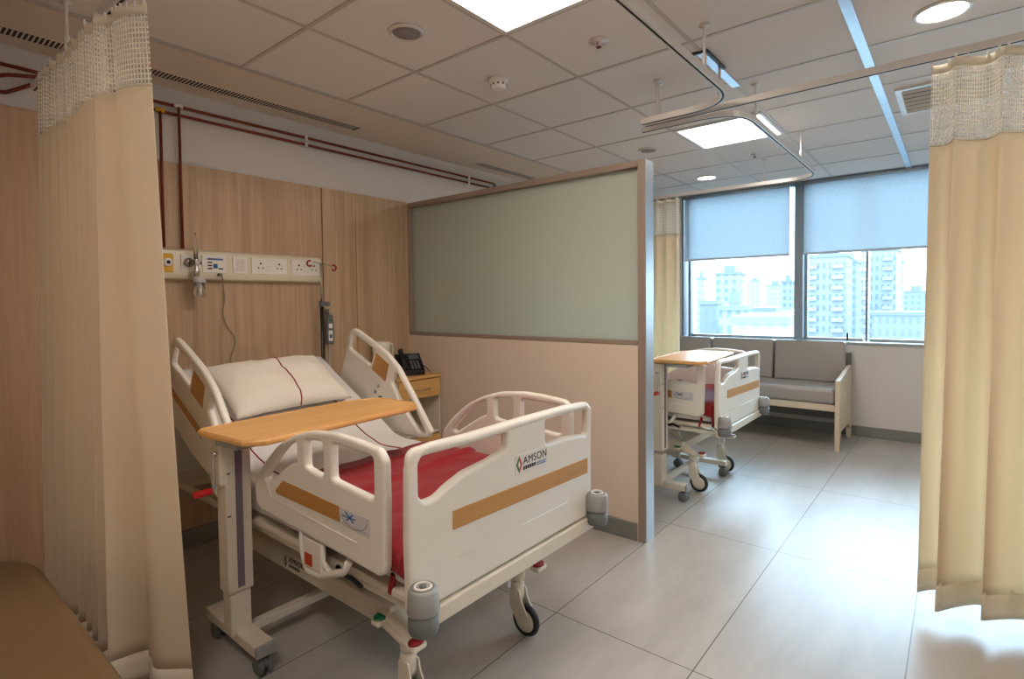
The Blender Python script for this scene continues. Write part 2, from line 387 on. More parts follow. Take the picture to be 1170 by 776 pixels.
for a, b_, zb, lab in [(1.376, 2.50, 1.795, 'pale blue roller blind half lowered over the left window, beside the curtain'),
                   (-.02, 1.305, 1.795, 'pale blue roller blind half lowered over the right window, nearest the right curtain'),
                   (-1.45, -.06, 1.795, 'pale blue roller blind behind the right curtain')]:
    x = WX + .035
    r_ = thing('roller_blind', lab, 'blind', (x, (a + b_) / 2, zb), 'window roller blinds')
    bm = B(); nz = 24
    box(bm, (x - .0012, a, zb + .01), (x + .0012, b_, CE + .0)); obj('blind_fabric', bm, M_BLIND, r_)
    bm = B(); box(bm, (x - .009, a, zb), (x + .009, b_, zb + .022), .006, 2); obj('bottom_bar', bm, mat('blind_bar', lin(206, 212, 220), .4, var=.02), r_)
    bm = B(); lathe(bm, [(0, a), (.024, a), (.024, b_), (0, b_)], (x, 0, CE + .005), 'y', 16); obj('roller', bm, M_ALU, r_)

# ================================================================== OUTSIDE
def facade(name, wall, glassc, fh, bw, frac=.5, axis=0):
    if name in MATS: return MATS[name]
    m = mat(name, wall, .85); nt = m.node_tree; N = nt.nodes; L = nt.links; b = N['Principled BSDF']
    tc = N.new('ShaderNodeTexCoord'); sp = N.new('ShaderNodeSeparateXYZ'); L.new(tc.outputs['Object'], sp.inputs[0])
    def stripe(out, per, fr):
        a = N.new('ShaderNodeMath'); a.operation = 'DIVIDE'; a.inputs[1].default_value = per; L.new(out, a.inputs[0])
        f = N.new('ShaderNodeMath'); f.operation = 'FRACT'; L.new(a.outputs[0], f.inputs[0])
        c = N.new('ShaderNodeMath'); c.operation = 'LESS_THAN'; c.inputs[1].default_value = fr; L.new(f.outputs[0], c.inputs[0]); return c
    ad = N.new('ShaderNodeMath'); ad.operation = 'ADD'; L.new(sp.outputs['X'], ad.inputs[0]); L.new(sp.outputs['Y'], ad.inputs[1])
    s1 = stripe(ad.outputs[0], bw, frac); s2 = stripe(sp.outputs['Z'], fh, .55)
    mu = N.new('ShaderNodeMath'); mu.operation = 'MULTIPLY'; L.new(s1.outputs[0], mu.inputs[0]); L.new(s2.outputs[0], mu.inputs[1])
    mi = N.new('ShaderNodeMixRGB'); L.new(mu.outputs[0], mi.inputs['Fac']); mi.inputs['Color1'].default_value = (*wall, 1); mi.inputs['Color2'].default_value = (*glassc, 1)
    L.new(mi.outputs[0], b.inputs['Base Color']); return m
YAW = 0.884104419; F_ = 623.395689
def dirpx(px):   # world heading of an image column, used to lay the skyline out on the map
    a = YAW + math.atan((px - 585) / F_); return V((math.sin(a), math.cos(a), 0)), math.cos(a - YAW)
def building(px0, px1, ytop, D, label, wall, win, fh=2.9, bw=1.5, frac=.5, depth=14, balc=False, mech=True, zb=-34, grp='tower blocks outside the window'):
    d0, c0 = dirpx(px0); d1, c1 = dirpx(px1); dm, cm = dirpx((px0 + px1) / 2)
    ctr = dm * (D / cm); w = (px1 - px0) / F_ * D * .97
    h = 1.345 + (345.5 - ytop) / F_ * D
    ang = math.atan2(dm.y, dm.x) - .12
    rot = Matrix.Translation((ctr.x, ctr.y, zb)) @ Matrix.Rotation(ang, 4, 'Z')
    H = h - zb
    root = thing('building', label, 'building', (ctr.x, ctr.y, zb), grp)
    root.rotation_euler = (0, 0, ang)
    def o_(nm, b_, m):
        bmesh.ops.recalc_face_normals(b_, faces=b_.faces)
        me = bpy.data.meshes.new(nm); b_.to_mesh(me); b_.free(); me.materials.append(m); q = bpy.data.objects.new(nm, me); C.objects.link(q); q.parent = root; return q
    b1 = B(); box(b1, (0, -w / 2, 0), (depth, w / 2, H)); 
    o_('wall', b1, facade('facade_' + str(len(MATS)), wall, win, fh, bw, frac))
    b1 = B(); box(b1, (-.3, -w / 2 - .3, H), (depth + .3, w / 2 + .3, H + .9)); box(b1, (depth * .3, -w * .2, H + .9), (depth * .7, w * .22, H + 3.4)) if mech else None
    o_('roof', b1, mat('pale_roof_concrete', (.26, .30, .33), .9, var=.03))
    if balc:
        n = int(H / fh)
        for k in range(max(0, n - 22), n):
            for s in (-.5, .12):
                b1 = B(); box(b1, (-1.3, w * s + .8, k * fh), (0, w * (s + .36), k * fh + 1.0))
                o_('balcony', b1, mat('balcony_render', (.42, .45, .47), .9, var=.02))
    return root
WH_HAZE = (.36, .40, .43); BL_HAZE = (.21, .28, .33); WH_HAZE2 = (.42, .46, .49); BL_HAZE2 = (.30, .36, .41); G = (.25, .29, .32)  # facade tones pale and bluish, distance haze is painted into wall and window colours
building(921, 965, 299, 150, 'tall white residential tower with stacked balconies seen through the right window', WH_HAZE, BL_HAZE, balc=True, frac=.45)
building(960, 977, 305, 190, 'narrow blue-grey tower directly right of the tall white balcony tower', BL_HAZE2, BL_HAZE, bw=2.2)
building(986, 1020, 292, 165, 'tallest white tower with stepped top right of the window line', WH_HAZE, BL_HAZE, balc=True, frac=.4)
building(1016, 1026, 304, 200, 'slim blue tower against the right flank of the tallest white tower', BL_HAZE2, BL_HAZE, bw=2.4)
building(1033, 1056, 340, 260, 'squat blue-grey block at the right edge of the window view', BL_HAZE2, BL_HAZE, bw=2.6)
building(918, 930, 322, 240, 'hazy pale block left of the white balcony tower', WH_HAZE2, BL_HAZE2)
building(818, 846, 317, 190, 'white tower with blue window columns in the middle of the left window', WH_HAZE, BL_HAZE, frac=.5, bw=2.6)
building(796, 804, 322, 230, 'slim pale tower at the left edge of the left window', WH_HAZE2, BL_HAZE2)
building(855, 868, 325, 480, 'faint distant tower right of the middle white tower', WH_HAZE2, BL_HAZE2, bw=4)
building(876, 893, 331, 330, 'pale tower near the window mullion in the left window', WH_HAZE2, BL_HAZE2)
building(893, 904, 327, 230, 'grey striped tower touching the wide mullion', WH_HAZE, BL_HAZE, bw=2.4)
building(800, 819, 351, 120, 'low grey block with dark windows at the lower left of the left window', G, BL_HAZE, mech=False)
building(822, 850, 358, 100, 'low white block below the middle white tower', WH_HAZE, BL_HAZE)
building(850, 884, 360, 115, 'wide low building with flat roof in the left window', WH_HAZE2, G, bw=4, mech=False)
building(838, 897, 374, 62, 'near white flat roof terrace at the bottom of the left window', WH_HAZE2, WH_HAZE, mech=False, depth=20)
building(893, 906, 366, 90, 'dark grey low house beside the wide mullion', G, BL_HAZE, mech=False)
building(925, 985, 362, 210, 'long low block behind the white balcony towers', WH_HAZE2, BL_HAZE2, mech=False)
building(1000, 1050, 366, 130, 'low dark rooftop cluster at the bottom of the right window', BL_HAZE2, G, mech=False)
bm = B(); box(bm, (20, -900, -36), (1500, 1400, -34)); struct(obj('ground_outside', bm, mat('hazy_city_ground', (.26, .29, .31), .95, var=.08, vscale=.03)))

# ================================================================== CEILING FITTINGS
def panel_light(x, y, label, col, es):
    r = thing('ceiling_light', label, 'light', (x + .3, y + .3, CE - .01), 'square ceiling light panels')
    bm = B(); f = .022
    box(bm, (x + .01, y + .01, CE - .009), (x + .59, y + .01 + f, CE + .001)); box(bm, (x + .01, y + .59 - f, CE - .009), (x + .59, y + .59, CE + .001))
    box(bm, (x + .01, y + .01 + f, CE - .009), (x + .01 + f, y + .59 - f, CE + .001)); box(bm, (x + .59 - f, y + .01 + f, CE - .009), (x + .59, y + .59 - f, CE + .001))
    obj('light_frame', bm, M_TRACK, r)
    bm = B(); box(bm, (x + .01 + f, y + .01 + f, CE - .006), (x + .59 - f, y + .59 - f, CE)); obj('diffuser', bm, mat('diffuser_' + str(len(MATS)), (1, 1, 1), .5, emit=col, es=es), r)
WARM = (1.0, .89, .79); NEU = (1.0, .93, .86)
panel_light(1.285, .965, 'square lit ceiling panel cut by the top edge of the photo, over the near bed', WARM, 14)
panel_light(3.685, .965, 'square lit ceiling panel behind the curtain tracks, over the far bed', NEU, 11)
panel_light(-.515, .365, 'added unseen fill panel on the ceiling behind the viewer near the left wall', WARM, 14)  # out of view, added to brighten the near side and the ceiling
panel_light(1.285, -1.435, 'added unseen fill panel on the ceiling behind the viewer in mid room', WARM, 14)  # unseen panel added for more light across the middle of the room
panel_light(3.685, -1.435, 'added unseen fill panel on the ceiling beyond the right curtain', NEU, 14)  # added out of view as extra light past the right curtain
def downlight(x, y, r0, label):
    r = thing('downlight', label, 'light', (x, y, CE - .01), 'round downlights')
    bm = B(); lathe(bm, [(r0 + .012, 0), (r0 + .012, -.006), (r0, -.012), (r0 - .006, -.004), (r0 - .006, 0)], (x, y, CE), 'z', 32); obj('light_ring', bm, M_TRACK, r)
    bm = B(); lathe(bm, [(0, -.006), (r0 - .008, -.006), (r0 - .008, -.002), (0, -.002)], (x, y, CE), 'z', 32); obj('lens', bm, mat('downlight_lens', (1, 1, 1), .5, emit=(1, .93, .84), es=14), r)
downlight(2.90, .07, .088, 'large round downlight at the top right above the right curtain')
downlight(5.30, 1.90, .085, 'small round downlight above the far bed near the window blinds')
def speaker(x, y, label):
    r = thing('ceiling_speaker', label, 'speaker', (x, y, CE - .01), 'ceiling speakers')
    bm = B(); lathe(bm, [(.078, 0), (.078, -.006), (.064, -.012), (.060, -.007), (.060, 0)], (x, y, CE), 'z', 32); obj('speaker_rim', bm, M_TRACK, r)
    bm = B(); lathe(bm, [(0, -.009), (.058, -.007), (.058, -.001), (0, -.001)], (x, y, CE), 'z', 32); obj('speaker_grille', bm, mat('speaker_mesh', lin(160, 150, 144), .6, bump=.6, bscale=500, var=.05), r)
speaker(1.585, 1.875, 'round flush ceiling speaker on the tile left of the near light panel')
speaker(4.02, 1.90, 'round flush ceiling speaker above the end of the partition')
r = thing('smoke_detector', 'white smoke detector with stepped cap on the ceiling tile over the near bed', 'smoke detector', (2.235, 1.905, CE - .05))
bm = B(); lathe(bm, [(0, 0), (.05, 0), (.05, -.012), (.044, -.016), (.044, -.018)][1:] + [(0, -.018)], (2.235, 1.905, CE), 'z', 28); obj('base', bm, M_PLATE, r)
bm = B(); lathe(bm, [(.040, -.018), (.044, -.026), (.038, -.045), (.026, -.050), (0, -.052)], (2.235, 1.905, CE), 'z', 28); obj('sensor_cap', bm, M_PLATE, r)
bm = B()
for k in range(10):
    a = k * PI / 5; box(bm, (.041, -.005, -.036), (.0445, .005, -.026), mtx=Matrix.Translation((2.235, 1.905, CE)) @ Matrix.Rotation(a, 4, 'Z'))
obj('slot_ring', bm, M_GREYD, r)
def sprinkler(x, y, label, plate):
    r = thing('sprinkler', label, 'sprinkler', (x, y, CE - .04), 'fire sprinklers')
    bm = B(); lathe(bm, [(.046 if plate else .03, 0), (.046 if plate else .03, -.004), (.012, -.007), (.01, -.03)], (x, y, CE), 'z', 20); obj('escutcheon', bm, M_TRACK if plate else M_CHROME, r)
    bm = B(); tube(bm, [(x - .010, y, CE - .006), (x - .010, y, CE - .02), (x, y, CE - .027), (x + .010, y, CE - .02), (x + .010, y, CE - .006)], .003, 6)
    lathe(bm, [(0, -.030), (.012, -.030), (.012, -.027), (0, -.027)], (x, y, CE), 'z', 12); obj('deflector', bm, M_DKRED if plate else M_DARKM, r)
sprinkler(2.205, 1.28, 'small fire sprinkler with white plate near the top centre ceiling', True)
sprinkler(4.72, 1.30, 'small dark fire sprinkler above the far bed past the square light panel', False)
def linear_grille(x0, x1, y, label):
    r = thing('linear_air_grille', label, 'vent', ((x0 + x1) / 2, y, CE - .01), 'slot grilles along the headwall')
    w = .050; bm = B()
    box(bm, (x0, y - w, CE - .0062), (x1, y - w + .008, CE - .003)); box(bm, (x0, y + w - .008, CE - .0062), (x1, y + w, CE - .003))
    box(bm, (x0 - .01, y - w, CE - .009), (x0, y + w, CE - .003)); box(bm, (x1, y - w, CE - .009), (x1 + .01, y + w, CE - .003)); obj('grille_frame', bm, M_GYP, r)
    bm = B(); box(bm, (x0, y - w + .008, CE - .0048), (x1, y + w - .008, CE - .0042)); obj('backing', bm, M_INK, r)
    bm = B(); n = int((x1 - x0) / .018)
    for k in range(n):
        x = x0 + .018 * (k + .5); box(bm, (x - .0034, y - w + .008, CE - .0056), (x + .0034, y + w - .008, CE - .0046))
    obj('fins', bm, M_GYP, r)
linear_grille(-.6, .66, 3.15, 'black slot air grille with fins at the far left ceiling, beside the left curtain')
linear_grille(.75, 2.22, 3.15, 'long slot air grille with fins in the ceiling band over the near headwall')
linear_grille(3.43, 4.2, 3.17, 'short slot air grille just above the partition top')
r = thing('ceiling_vent', 'square white louvred air diffuser in the ceiling next to the right curtain', 'vent', (4.0, .06, CE - .02))
bm = B(); x0, x1, y0, y1 = 3.80, 4.33, -.20, .30
for (a, b2, c, d) in [(x0, y0, x1, y0 + .03), (x0, y1 - .03, x1, y1), (x0, y0 + .03, x0 + .03, y1 - .03), (x1 - .03, y0 + .03, x1, y1 - .03)]: box(bm, (a, b2, CE - .014), (c, d, CE - .001))
obj('vent_frame', bm, M_TRACK, r)
bm = B(); box(bm, (x0 + .03, y0 + .03, CE - .004), (x1 - .03, y1 - .03, CE - .002)); obj('backing', bm, M_INK, r)
for k in range(6):
    bm = B(); x = x0 + .07 + k * .078
    box(bm, (-.009, y0 + .03, -.0015), (.009, y1 - .03, .0015), mtx=Matrix.Translation((x, 0, CE - .014)) @ Matrix.Rotation(1.1, 4, 'Y')); obj('louvre', bm, M_TRACK, r)
# dark bars stand for the shaded gap of a displaced tile near the track
bm = B(); box(bm, (2.61, .93, CE - .014), (2.86, .944, CE - .001)); box(bm, (2.60, .93, CE - .012), (2.612, 1.03, CE - .001)); tag(obj('ceiling_gap_shade', bm, M_DARKM), 'dark bars for the shaded gap of a lifted ceiling tile behind the curved track', 'ceiling gap shade')

# ------------------------------------------------------------------ curtain tracks
TZ = 2.31
def track(pts, label, hang):
    r = thing('curtain_track', label, 'curtain track', (pts[0][0], pts[0][1], TZ), 'ceiling hung curtain tracks')
    path = fillet([(x, y, TZ + .014) for x, y in pts], .24, 10)
    bm = B(); N = len(path); rings = []
    prof = [(-.013, -.016), (-.005, -.016), (-.005, -.006), (.005, -.006), (.005, -.016), (.013, -.016), (.013, .014), (-.013, .014)]
    for i, p in enumerate(path):
        d = (path[min(i + 1, N - 1)] - path[max(i - 1, 0)]).normalized(); s = V((d.y, -d.x, 0))
        rings.append([bm.verts.new(p + s * a + V((0, 0, b2))) for a, b2 in prof])
    for A, Bb in zip(rings, rings[1:]):
        for k in range(8): bm.faces.new((A[k], A[(k + 1) % 8], Bb[(k + 1) % 8], Bb[k]))
    bm.faces.new(rings[0][::-1]); bm.faces.new(rings[-1])
    obj('rail', bm, M_TRACK, r)
    bm = B()
    rr = []
    for i, p in enumerate(path): rr.append(p + V((0, 0, -.0145)))
    tube(bm, rr, .0042, 6); obj('glider_slot', bm, M_INK, r)
    for hx, hy in hang:
        bm = B(); lathe(bm, [(.022, CE), (.022, CE - .006), (.007, CE - .008), (.006, TZ + .09), (.010, TZ + .085), (.010, TZ + .028)], (hx, hy, 0), 'z', 12); obj('hanger_rod', bm, M_TRACK, r)
    return r
track([(-1.2, .862), (2.80, .862), (2.80, 1.36)], 'white curtain track over the near bed with rounded corner at top centre', [(2.375, .862), (2.80, 1.27), (.9, .862)])
track([(2.845, 1.36), (2.845, -2.9)], 'straight white curtain track carrying the right curtain', [(2.845, .955), (2.845, 1.28), (2.845, -.9)])
track([(2.935, 1.42), (2.935, .88), (4.955, .88), (4.955, 3.2)], 'white curtain track around the far bed running to the window', [(3.2, .88), (4.32, .88), (4.955, 1.29), (4.955, 2.6)])
track([(.60, 1.2), (.565, 3.2)], 'white curtain track over the left curtain', [(.579, 2.69), (.6, 1.4)])

# ------------------------------------------------------------------ curtains
def fabric(name, col, tcol, tw, net=False):
    m = bpy.data.materials.new(name); m.use_nodes = True; nt = m.node_tree; N = nt.nodes; L = nt.links
    b = N['Principled BSDF']; out = N['Material Output']; b.inputs['Roughness'].default_value = .85; b.inputs['Sheen Weight'].default_value = .15
    tc = N.new('ShaderNodeTexCoord')
    n = N.new('ShaderNodeTexNoise'); n.inputs['Scale'].default_value = 9; n.inputs['Detail'].default_value = 4; L.new(tc.outputs['Object'], n.inputs['Vector'])
    r = N.new('ShaderNodeValToRGB'); r.color_ramp.elements[0].color = (*[c * .95 for c in col], 1); r.color_ramp.elements[1].color = (*col, 1); L.new(n.outputs['Fac'], r.inputs['Fac']); L.new(r.outputs[0], b.inputs['Base Color'])
    t = N.new('ShaderNodeBsdfTranslucent'); t.inputs['Color'].default_value = (*tcol, 1)
    x = N.new('ShaderNodeMixShader'); x.inputs[0].default_value = tw; L.new(b.outputs[0], x.inputs[1]); L.new(t.outputs[0], x.inputs[2])
    bp = N.new('ShaderNodeBump'); bp.inputs['Strength'].default_value = .25; bp.inputs['Distance'].default_value = .01; n3 = N.new('ShaderNodeTexNoise'); n3.inputs['Scale'].default_value = 5
    L.new(tc.outputs['Object'], n3.inputs['Vector']); L.new(n3.outputs['Fac'], bp.inputs['Height']); L.new(bp.outputs[0], b.inputs['Normal'])
    last = x
    if net:
        sp = N.new('ShaderNodeSeparateXYZ'); L.new(tc.outputs['UV'], sp.inputs[0])
        def line(o, per, w):
            a = N.new('ShaderNodeMath'); a.operation = 'PINGPONG'; a.inputs[1].default_value = per / 2; L.new(o, a.inputs[0])
            c = N.new('ShaderNodeMath'); c.operation = 'LESS_THAN'; c.inputs[1].default_value = w; L.new(a.outputs[0], c.inputs[0]); return c
        l1 = line(sp.outputs['X'], .013, .0021); l2 = line(sp.outputs['Y'], .016, .0022)
        mx = N.new('ShaderNodeMath'); mx.operation = 'MAXIMUM'; L.new(l1.outputs[0], mx.inputs[0]); L.new(l2.outputs[0], mx.inputs[1])
        ma = N.new('ShaderNodeMath'); ma.operation = 'MAXIMUM'; ma.inputs[1].default_value = .25; L.new(mx.outputs[0], ma.inputs[0])
        tp = N.new('ShaderNodeBsdfTransparent'); y = N.new('ShaderNodeMixShader'); L.new(ma.outputs[0], y.inputs[0]); L.new(tp.outputs[0], y.inputs[1]); L.new(x.outputs[0], y.inputs[2]); last = y
    L.new(last.outputs[0], out.inputs['Surface'])
    return m
CREAM = lin(248, 236, 216); CRT = lin(250, 236, 208)
M_CUR = fabric('cream_curtain_cloth', CREAM, CRT, .48)
M_NET = fabric('cream_curtain_net', lin(248, 242, 230), lin(248, 240, 224), .4, True)
M_HEM = fabric('cream_curtain_heading', lin(242, 232, 212), CRT, .2)
def curtain(name_, label, pathfn, n, ztop, znet, zbot, group='hospital bed curtains', hem=.0, hemdrop=.1, ragged=None):
    """pathfn(t, v) -> (x, y): t along the cloth 0..1, v height 0 (bottom) .. 1 (top)"""
    p0 = pathfn(0, 1); r = thing('curtain', label, 'curtain', (p0[0], p0[1], zbot), group)
    # arc length for uv
    al = [0]
    for i in range(n):
        a = V(pathfn(i / n, .6)); b_ = V(pathfn((i + 1) / n, .6)); al.append(al[-1] + (a - b_).length)
    def strip(nm, z0, z1, nz, m, zoff=None, bulge=0):
        bm = B(); uv = bm.loops.layers.uv.new('UVMap'); grid = []
        for j in range(nz + 1):
            row = []
            for i in range(n + 1):
                z = z0 + (z1 - z0) * j / nz
                if zoff and z < .6: z += zoff(i / n) * (.6 - z) / .6
                v = (z - zbot) / (ztop - zbot); p = pathfn(i / n, min(max(v, 0), 1))
                row.append(bm.verts.new((p[0], p[1], z)))
            grid.append(row)
        for j in range(nz):
            for i in range(n):
                f = bm.faces.new((grid[j][i], grid[j][i + 1], grid[j + 1][i + 1], grid[j + 1][i])); f.smooth = True
                for lp, (a, b_) in zip(f.loops, ((i, j), (i + 1, j), (i + 1, j + 1), (i, j + 1))): lp[uv].uv = (al[a], z0 + (z1 - z0) * b_ / nz)
        o = obj(nm, bm, m, r, recalc=False)
        md = o.modifiers.new('s', 'SOLIDIFY'); md.thickness = .0012 if nm != 'cloth_hem' else .004; md.offset = 0
        return o
    strip('curtain_cloth', zbot + hemdrop, znet, 40, M_CUR, ragged)
    strip('cloth_hem', zbot, zbot + hemdrop, 3, M_HEM, ragged)
    strip('curtain_net', znet, ztop - .035, 10, M_NET)
    strip('curtain_heading', ztop - .035, ztop, 2, M_HEM)
    bm = B()
    tube(bm, [(*pathfn(i / n, (znet - zbot) / (ztop - zbot)), znet) for i in range(n + 1)], .0035, 5); obj('seam', bm, M_HEM, r)
    for i in range(0, n, max(1, n // 26)):
        p = pathfn(i / n, 1); bm = B(); box(bm, (p[0] - .004, p[1] - .004, ztop - .012), (p[0] + .004, p[1] + .004, TZ - .003), .002, 1); obj('glider_hook', bm, M_PLATE, r)
    return r
# left curtain: runs y 2.95 -> 2.02, tight folds, outer panel flares towards the viewer
def leftpath(t, v):
    fl = (1 - v)
    if t < .80:
        s = t / .80; y = 2.965 - .83 * s ; x = .545 + .02 * s
        w = 9.5 * s * 2 * PI + .6 * math.sin(5 * s)
        a = .032 + .008 * math.sin(s * 9) ; a *= (.55 + .5 * fl ** .5)
        x += a * math.sin(w) * (1.0 + .6 * s * fl) + .02 * fl * s
        y += .010 * math.cos(w * 1.0)
        x -= .03 * fl * (1 - s)
        return (x, y)
    s = (t - .80) / .20
    a0 = leftpath(.7999, v)
    # broad front panel
    ex = .632 + .050 * fl; ey = 1.992 - .06 * fl
    x = a0[0] * (1 - s) + ex * s - .035 * math.sin(PI * s) * (.4 + .6 * fl); y = a0[1] * (1 - s) + ey * s
    x += .006 * math.sin(s * 9 + v * 4) * fl
    return (x, y)
curtain('l', 'cream privacy curtain with net top bunched at the left beside the near bed', leftpath, 300, 2.30, 2.045, .05, ragged=lambda t: .0)
# right curtain
def rightpath(t, v):
    fl = 1 - v; y = .098 - 1.05 * t
    w = 2 * PI * (t * 7.2) + .5 + .7 * math.sin(7 * t)
    a = .030 + .055 * fl * (.7 + .3 * math.sin(3 * t + 1))
    x = 2.845 + a * math.sin(w)
    y += .030 * math.cos(w + .9) * (.4 + fl)  + .018 * fl * (1 - t)
    return (x, y)
curtain('r', 'sheer cream privacy curtain with net top hanging at the right edge', rightpath, 260, 2.295, 1.97, .075, ragged=lambda t: .02 * math.sin(t * 40))
# far curtain by the window
def farpath(t, v):
    y = 3.1 - 1.08 * t; w = 2 * PI * 11 * t
    return (4.955 + (.03 + .015 * (1 - v)) * math.sin(w), y + .008 * math.cos(w))
curtain('f', 'cream privacy curtain with net top beyond the partition, beside the window', farpath, 200, 2.295, 1.96, .10)

# ================================================================== HEADWALL SERVICES
# service rail with sockets
r = thing('service_rail', 'ivory medical service rail with sockets on the wood headwall over the near bed', 'bed head unit', (1.4, HW - .03, 1.48))
bm = B(); panel(bm, fillet([(HW - .022, 1.478), (HW - .07, 1.490), (HW - .075, 1.515), (HW - .062, 1.642), (HW - .03, 1.655), (HW - .022, 1.655)], .008, 3, True), [], 1.35, .002, plane_xy(1.318)); o = obj('rail_housing', bm, M_RAIL, r)
FY = HW - .066
def plate(name, xa, xb, za=1.527, zb=1.625, m=M_PLATE, d=.010):
    bm = B(); box(bm, (xa, FY - d - .002, za), (xb, FY + .01, zb), .003, 2); return obj(name, bm, m, r)
p = plate('yellow_gas_outlet', 1.055, 1.115, 1.522, 1.622, M_YEL)
bm = B(); lathe(bm, [(0, 0), (.022, 0), (.022, -.018), (.018, -.02), (0, -.02)], (1.085, FY - .010, 1.575), 'y', 20); obj('gas_socket', bm, M_PLATE, p)
bm = B(); lathe(bm, [(0, -.001), (.009, -.001), (.009, -.006), (0, -.006)], (1.085, FY - .028, 1.575), 'y', 14); q = obj('gas_port', bm, M_INK, p)
p = plate('oxygen_outlet', 1.152, 1.22, 1.528, 1.622)
bm = B(); lathe(bm, [(0, 0), (.024, 0), (.024, -.02), (0, -.02)], (1.186, FY - .010, 1.578), 'y', 20); obj('gas_socket', bm, M_CHROME, p)
p = plate('nurse_call_panel', 1.258, 1.388, 1.527, 1.625)
bm = B()
box(bm, (1.285, FY - .0135, 1.598), (1.368, FY - .012, 1.608)); box(bm, (1.315, FY - .0135, 1.552), (1.338, FY - .012, 1.577)); obj('blue_marks', bm, M_BLUE, p)
bm = B()
for k in range(3): box(bm, (1.286, FY - .0135, 1.546 + k * .017), (1.309, FY - .012, 1.554 + k * .017))
obj('dark_marks', bm, M_INK, p)
bm = B(); box(bm, (1.342, FY - .0135, 1.546), (1.368, FY - .012, 1.555)); obj('green_mark', bm, M_GREEN, p)
p = plate('blank_switch_plate', 1.424, 1.505)
bm = B(); box(bm, (1.440, FY - .015, 1.542), (1.463, FY - .011, 1.61), .002, 1); box(bm, (1.467, FY - .015, 1.542), (1.490, FY - .011, 1.61), .002, 1); obj('rocker_switches', bm, mat('socket_module', lin(228, 220, 214), .35, var=.01), p)
def socket(cx, p):
    bm = B()
    for dx, dz, rr in ((0, .018, .006), (-.014, -.008, .0045), (.014, -.008, .0045)): lathe(bm, [(0, 0), (rr, 0), (rr, -.0012), (0, -.0012)], (cx + dx, FY - .012, 1.573 + dz), 'y', 10)
    obj('socket_holes', bm, M_INK, p)
p = plate('double_socket_plate', 1.53, 1.752)
socket(1.585, p); socket(1.70, p)
bm = B(); box(bm, (1.625, FY - .0155, 1.548), (1.662, FY - .011, 1.58), .002, 1); box(bm, (1.63, FY - .0135, 1.600), (1.637, FY - .0115, 1.606)); box(bm, (1.644, FY - .0135, 1.600), (1.651, FY - .0115, 1.606)); obj('switch_rocker', bm, M_PLATE, p)
p = plate('double_socket_plate', 1.782, 1.985)
socket(1.83, p); socket(1.935, p)
bm = B(); box(bm, (1.864, FY - .0155, 1.548), (1.892, FY - .011, 1.585), .002, 1); obj('switch_rocker', bm, M_PLATE, p)
# flowmeter with humidifier bottle hanging from oxygen outlet
r = thing('oxygen_flowmeter', 'clear oxygen flowmeter with humidifier bottle hanging on the service rail', 'flowmeter', (1.215, FY - .06, 1.39))
bm = B(); tube(bm, [(1.186, FY - .030, 1.578), (1.215, FY - .055, 1.575), (1.235, FY - .055, 1.575)], .009, 10); lathe(bm, [(0, 1.50), (.014, 1.50), (.017, 1.53), (.010, 1.55), (.013, 1.585), (.017, 1.592), (0, 1.60)], (1.21, FY - .055, 0), 'z', 16); box(bm, (1.198, FY - .075, 1.566), (1.222, FY - .04, 1.586), .004); obj('valve_body', bm, M_CHROME, r)
bm = B(); lathe(bm, [(0, 1.595), (.011, 1.595), (.011, 1.70), (.004, 1.715), (.003, 1.735), (0, 1.735)], (1.21, FY - .055, 0), 'z', 16); obj('flow_tube', bm, M_CLEAR, r)
bm = B(); lathe(bm, [(0, 1.497), (.030, 1.497), (.032, 1.472), (.030, 1.468), (0, 1.468)], (1.222, FY - .055, 0), 'z', 20); obj('bottle_cap', bm, M_PAPER, r)
bm = B(); lathe(bm, [(0, 1.468), (.028, 1.468), (.029, 1.40), (.024, 1.388), (0, 1.388)], (1.222, FY - .055, 0), 'z', 20); obj('bottle', bm, M_CLEAR, r)
bm = B(); lathe(bm, [(0, 1.466), (.008, 1.466), (.008, 1.405), (0, 1.405)], (1.222, FY - .055, 0), 'z', 10); obj('inner_tube', bm, M_PLATE, r)
# cable from nurse call panel
bm = B(); tube(bm, smoothp([(1.345, FY - .02, 1.52), (1.352, FY - .035, 1.505), (1.385, FY + .03, 1.44), (1.392, FY + .03, 1.38), (1.378, FY + .03, 1.30), (1.40, FY + .03, 1.22), (1.44, FY + .03, 1.16), (1.438, FY + .03, 1.10), (1.41, FY + .02, 1.03), (1.40, FY - .02, .95)], 8), .0038, 8)
cab = tag(obj('call_cable', bm, mat('grey_beige_cable', lin(168, 156, 138), .5, var=.03)), 'thin grey cable hanging from the call panel down behind the pillow', 'cable')
bm = B(); box(bm, (1.334, FY - .032, 1.508), (1.356, FY - .012, 1.524), .003); o = obj('cable_plug', bm, M_GREYD, None); o.parent = cab; o.location = o.location - cab.location
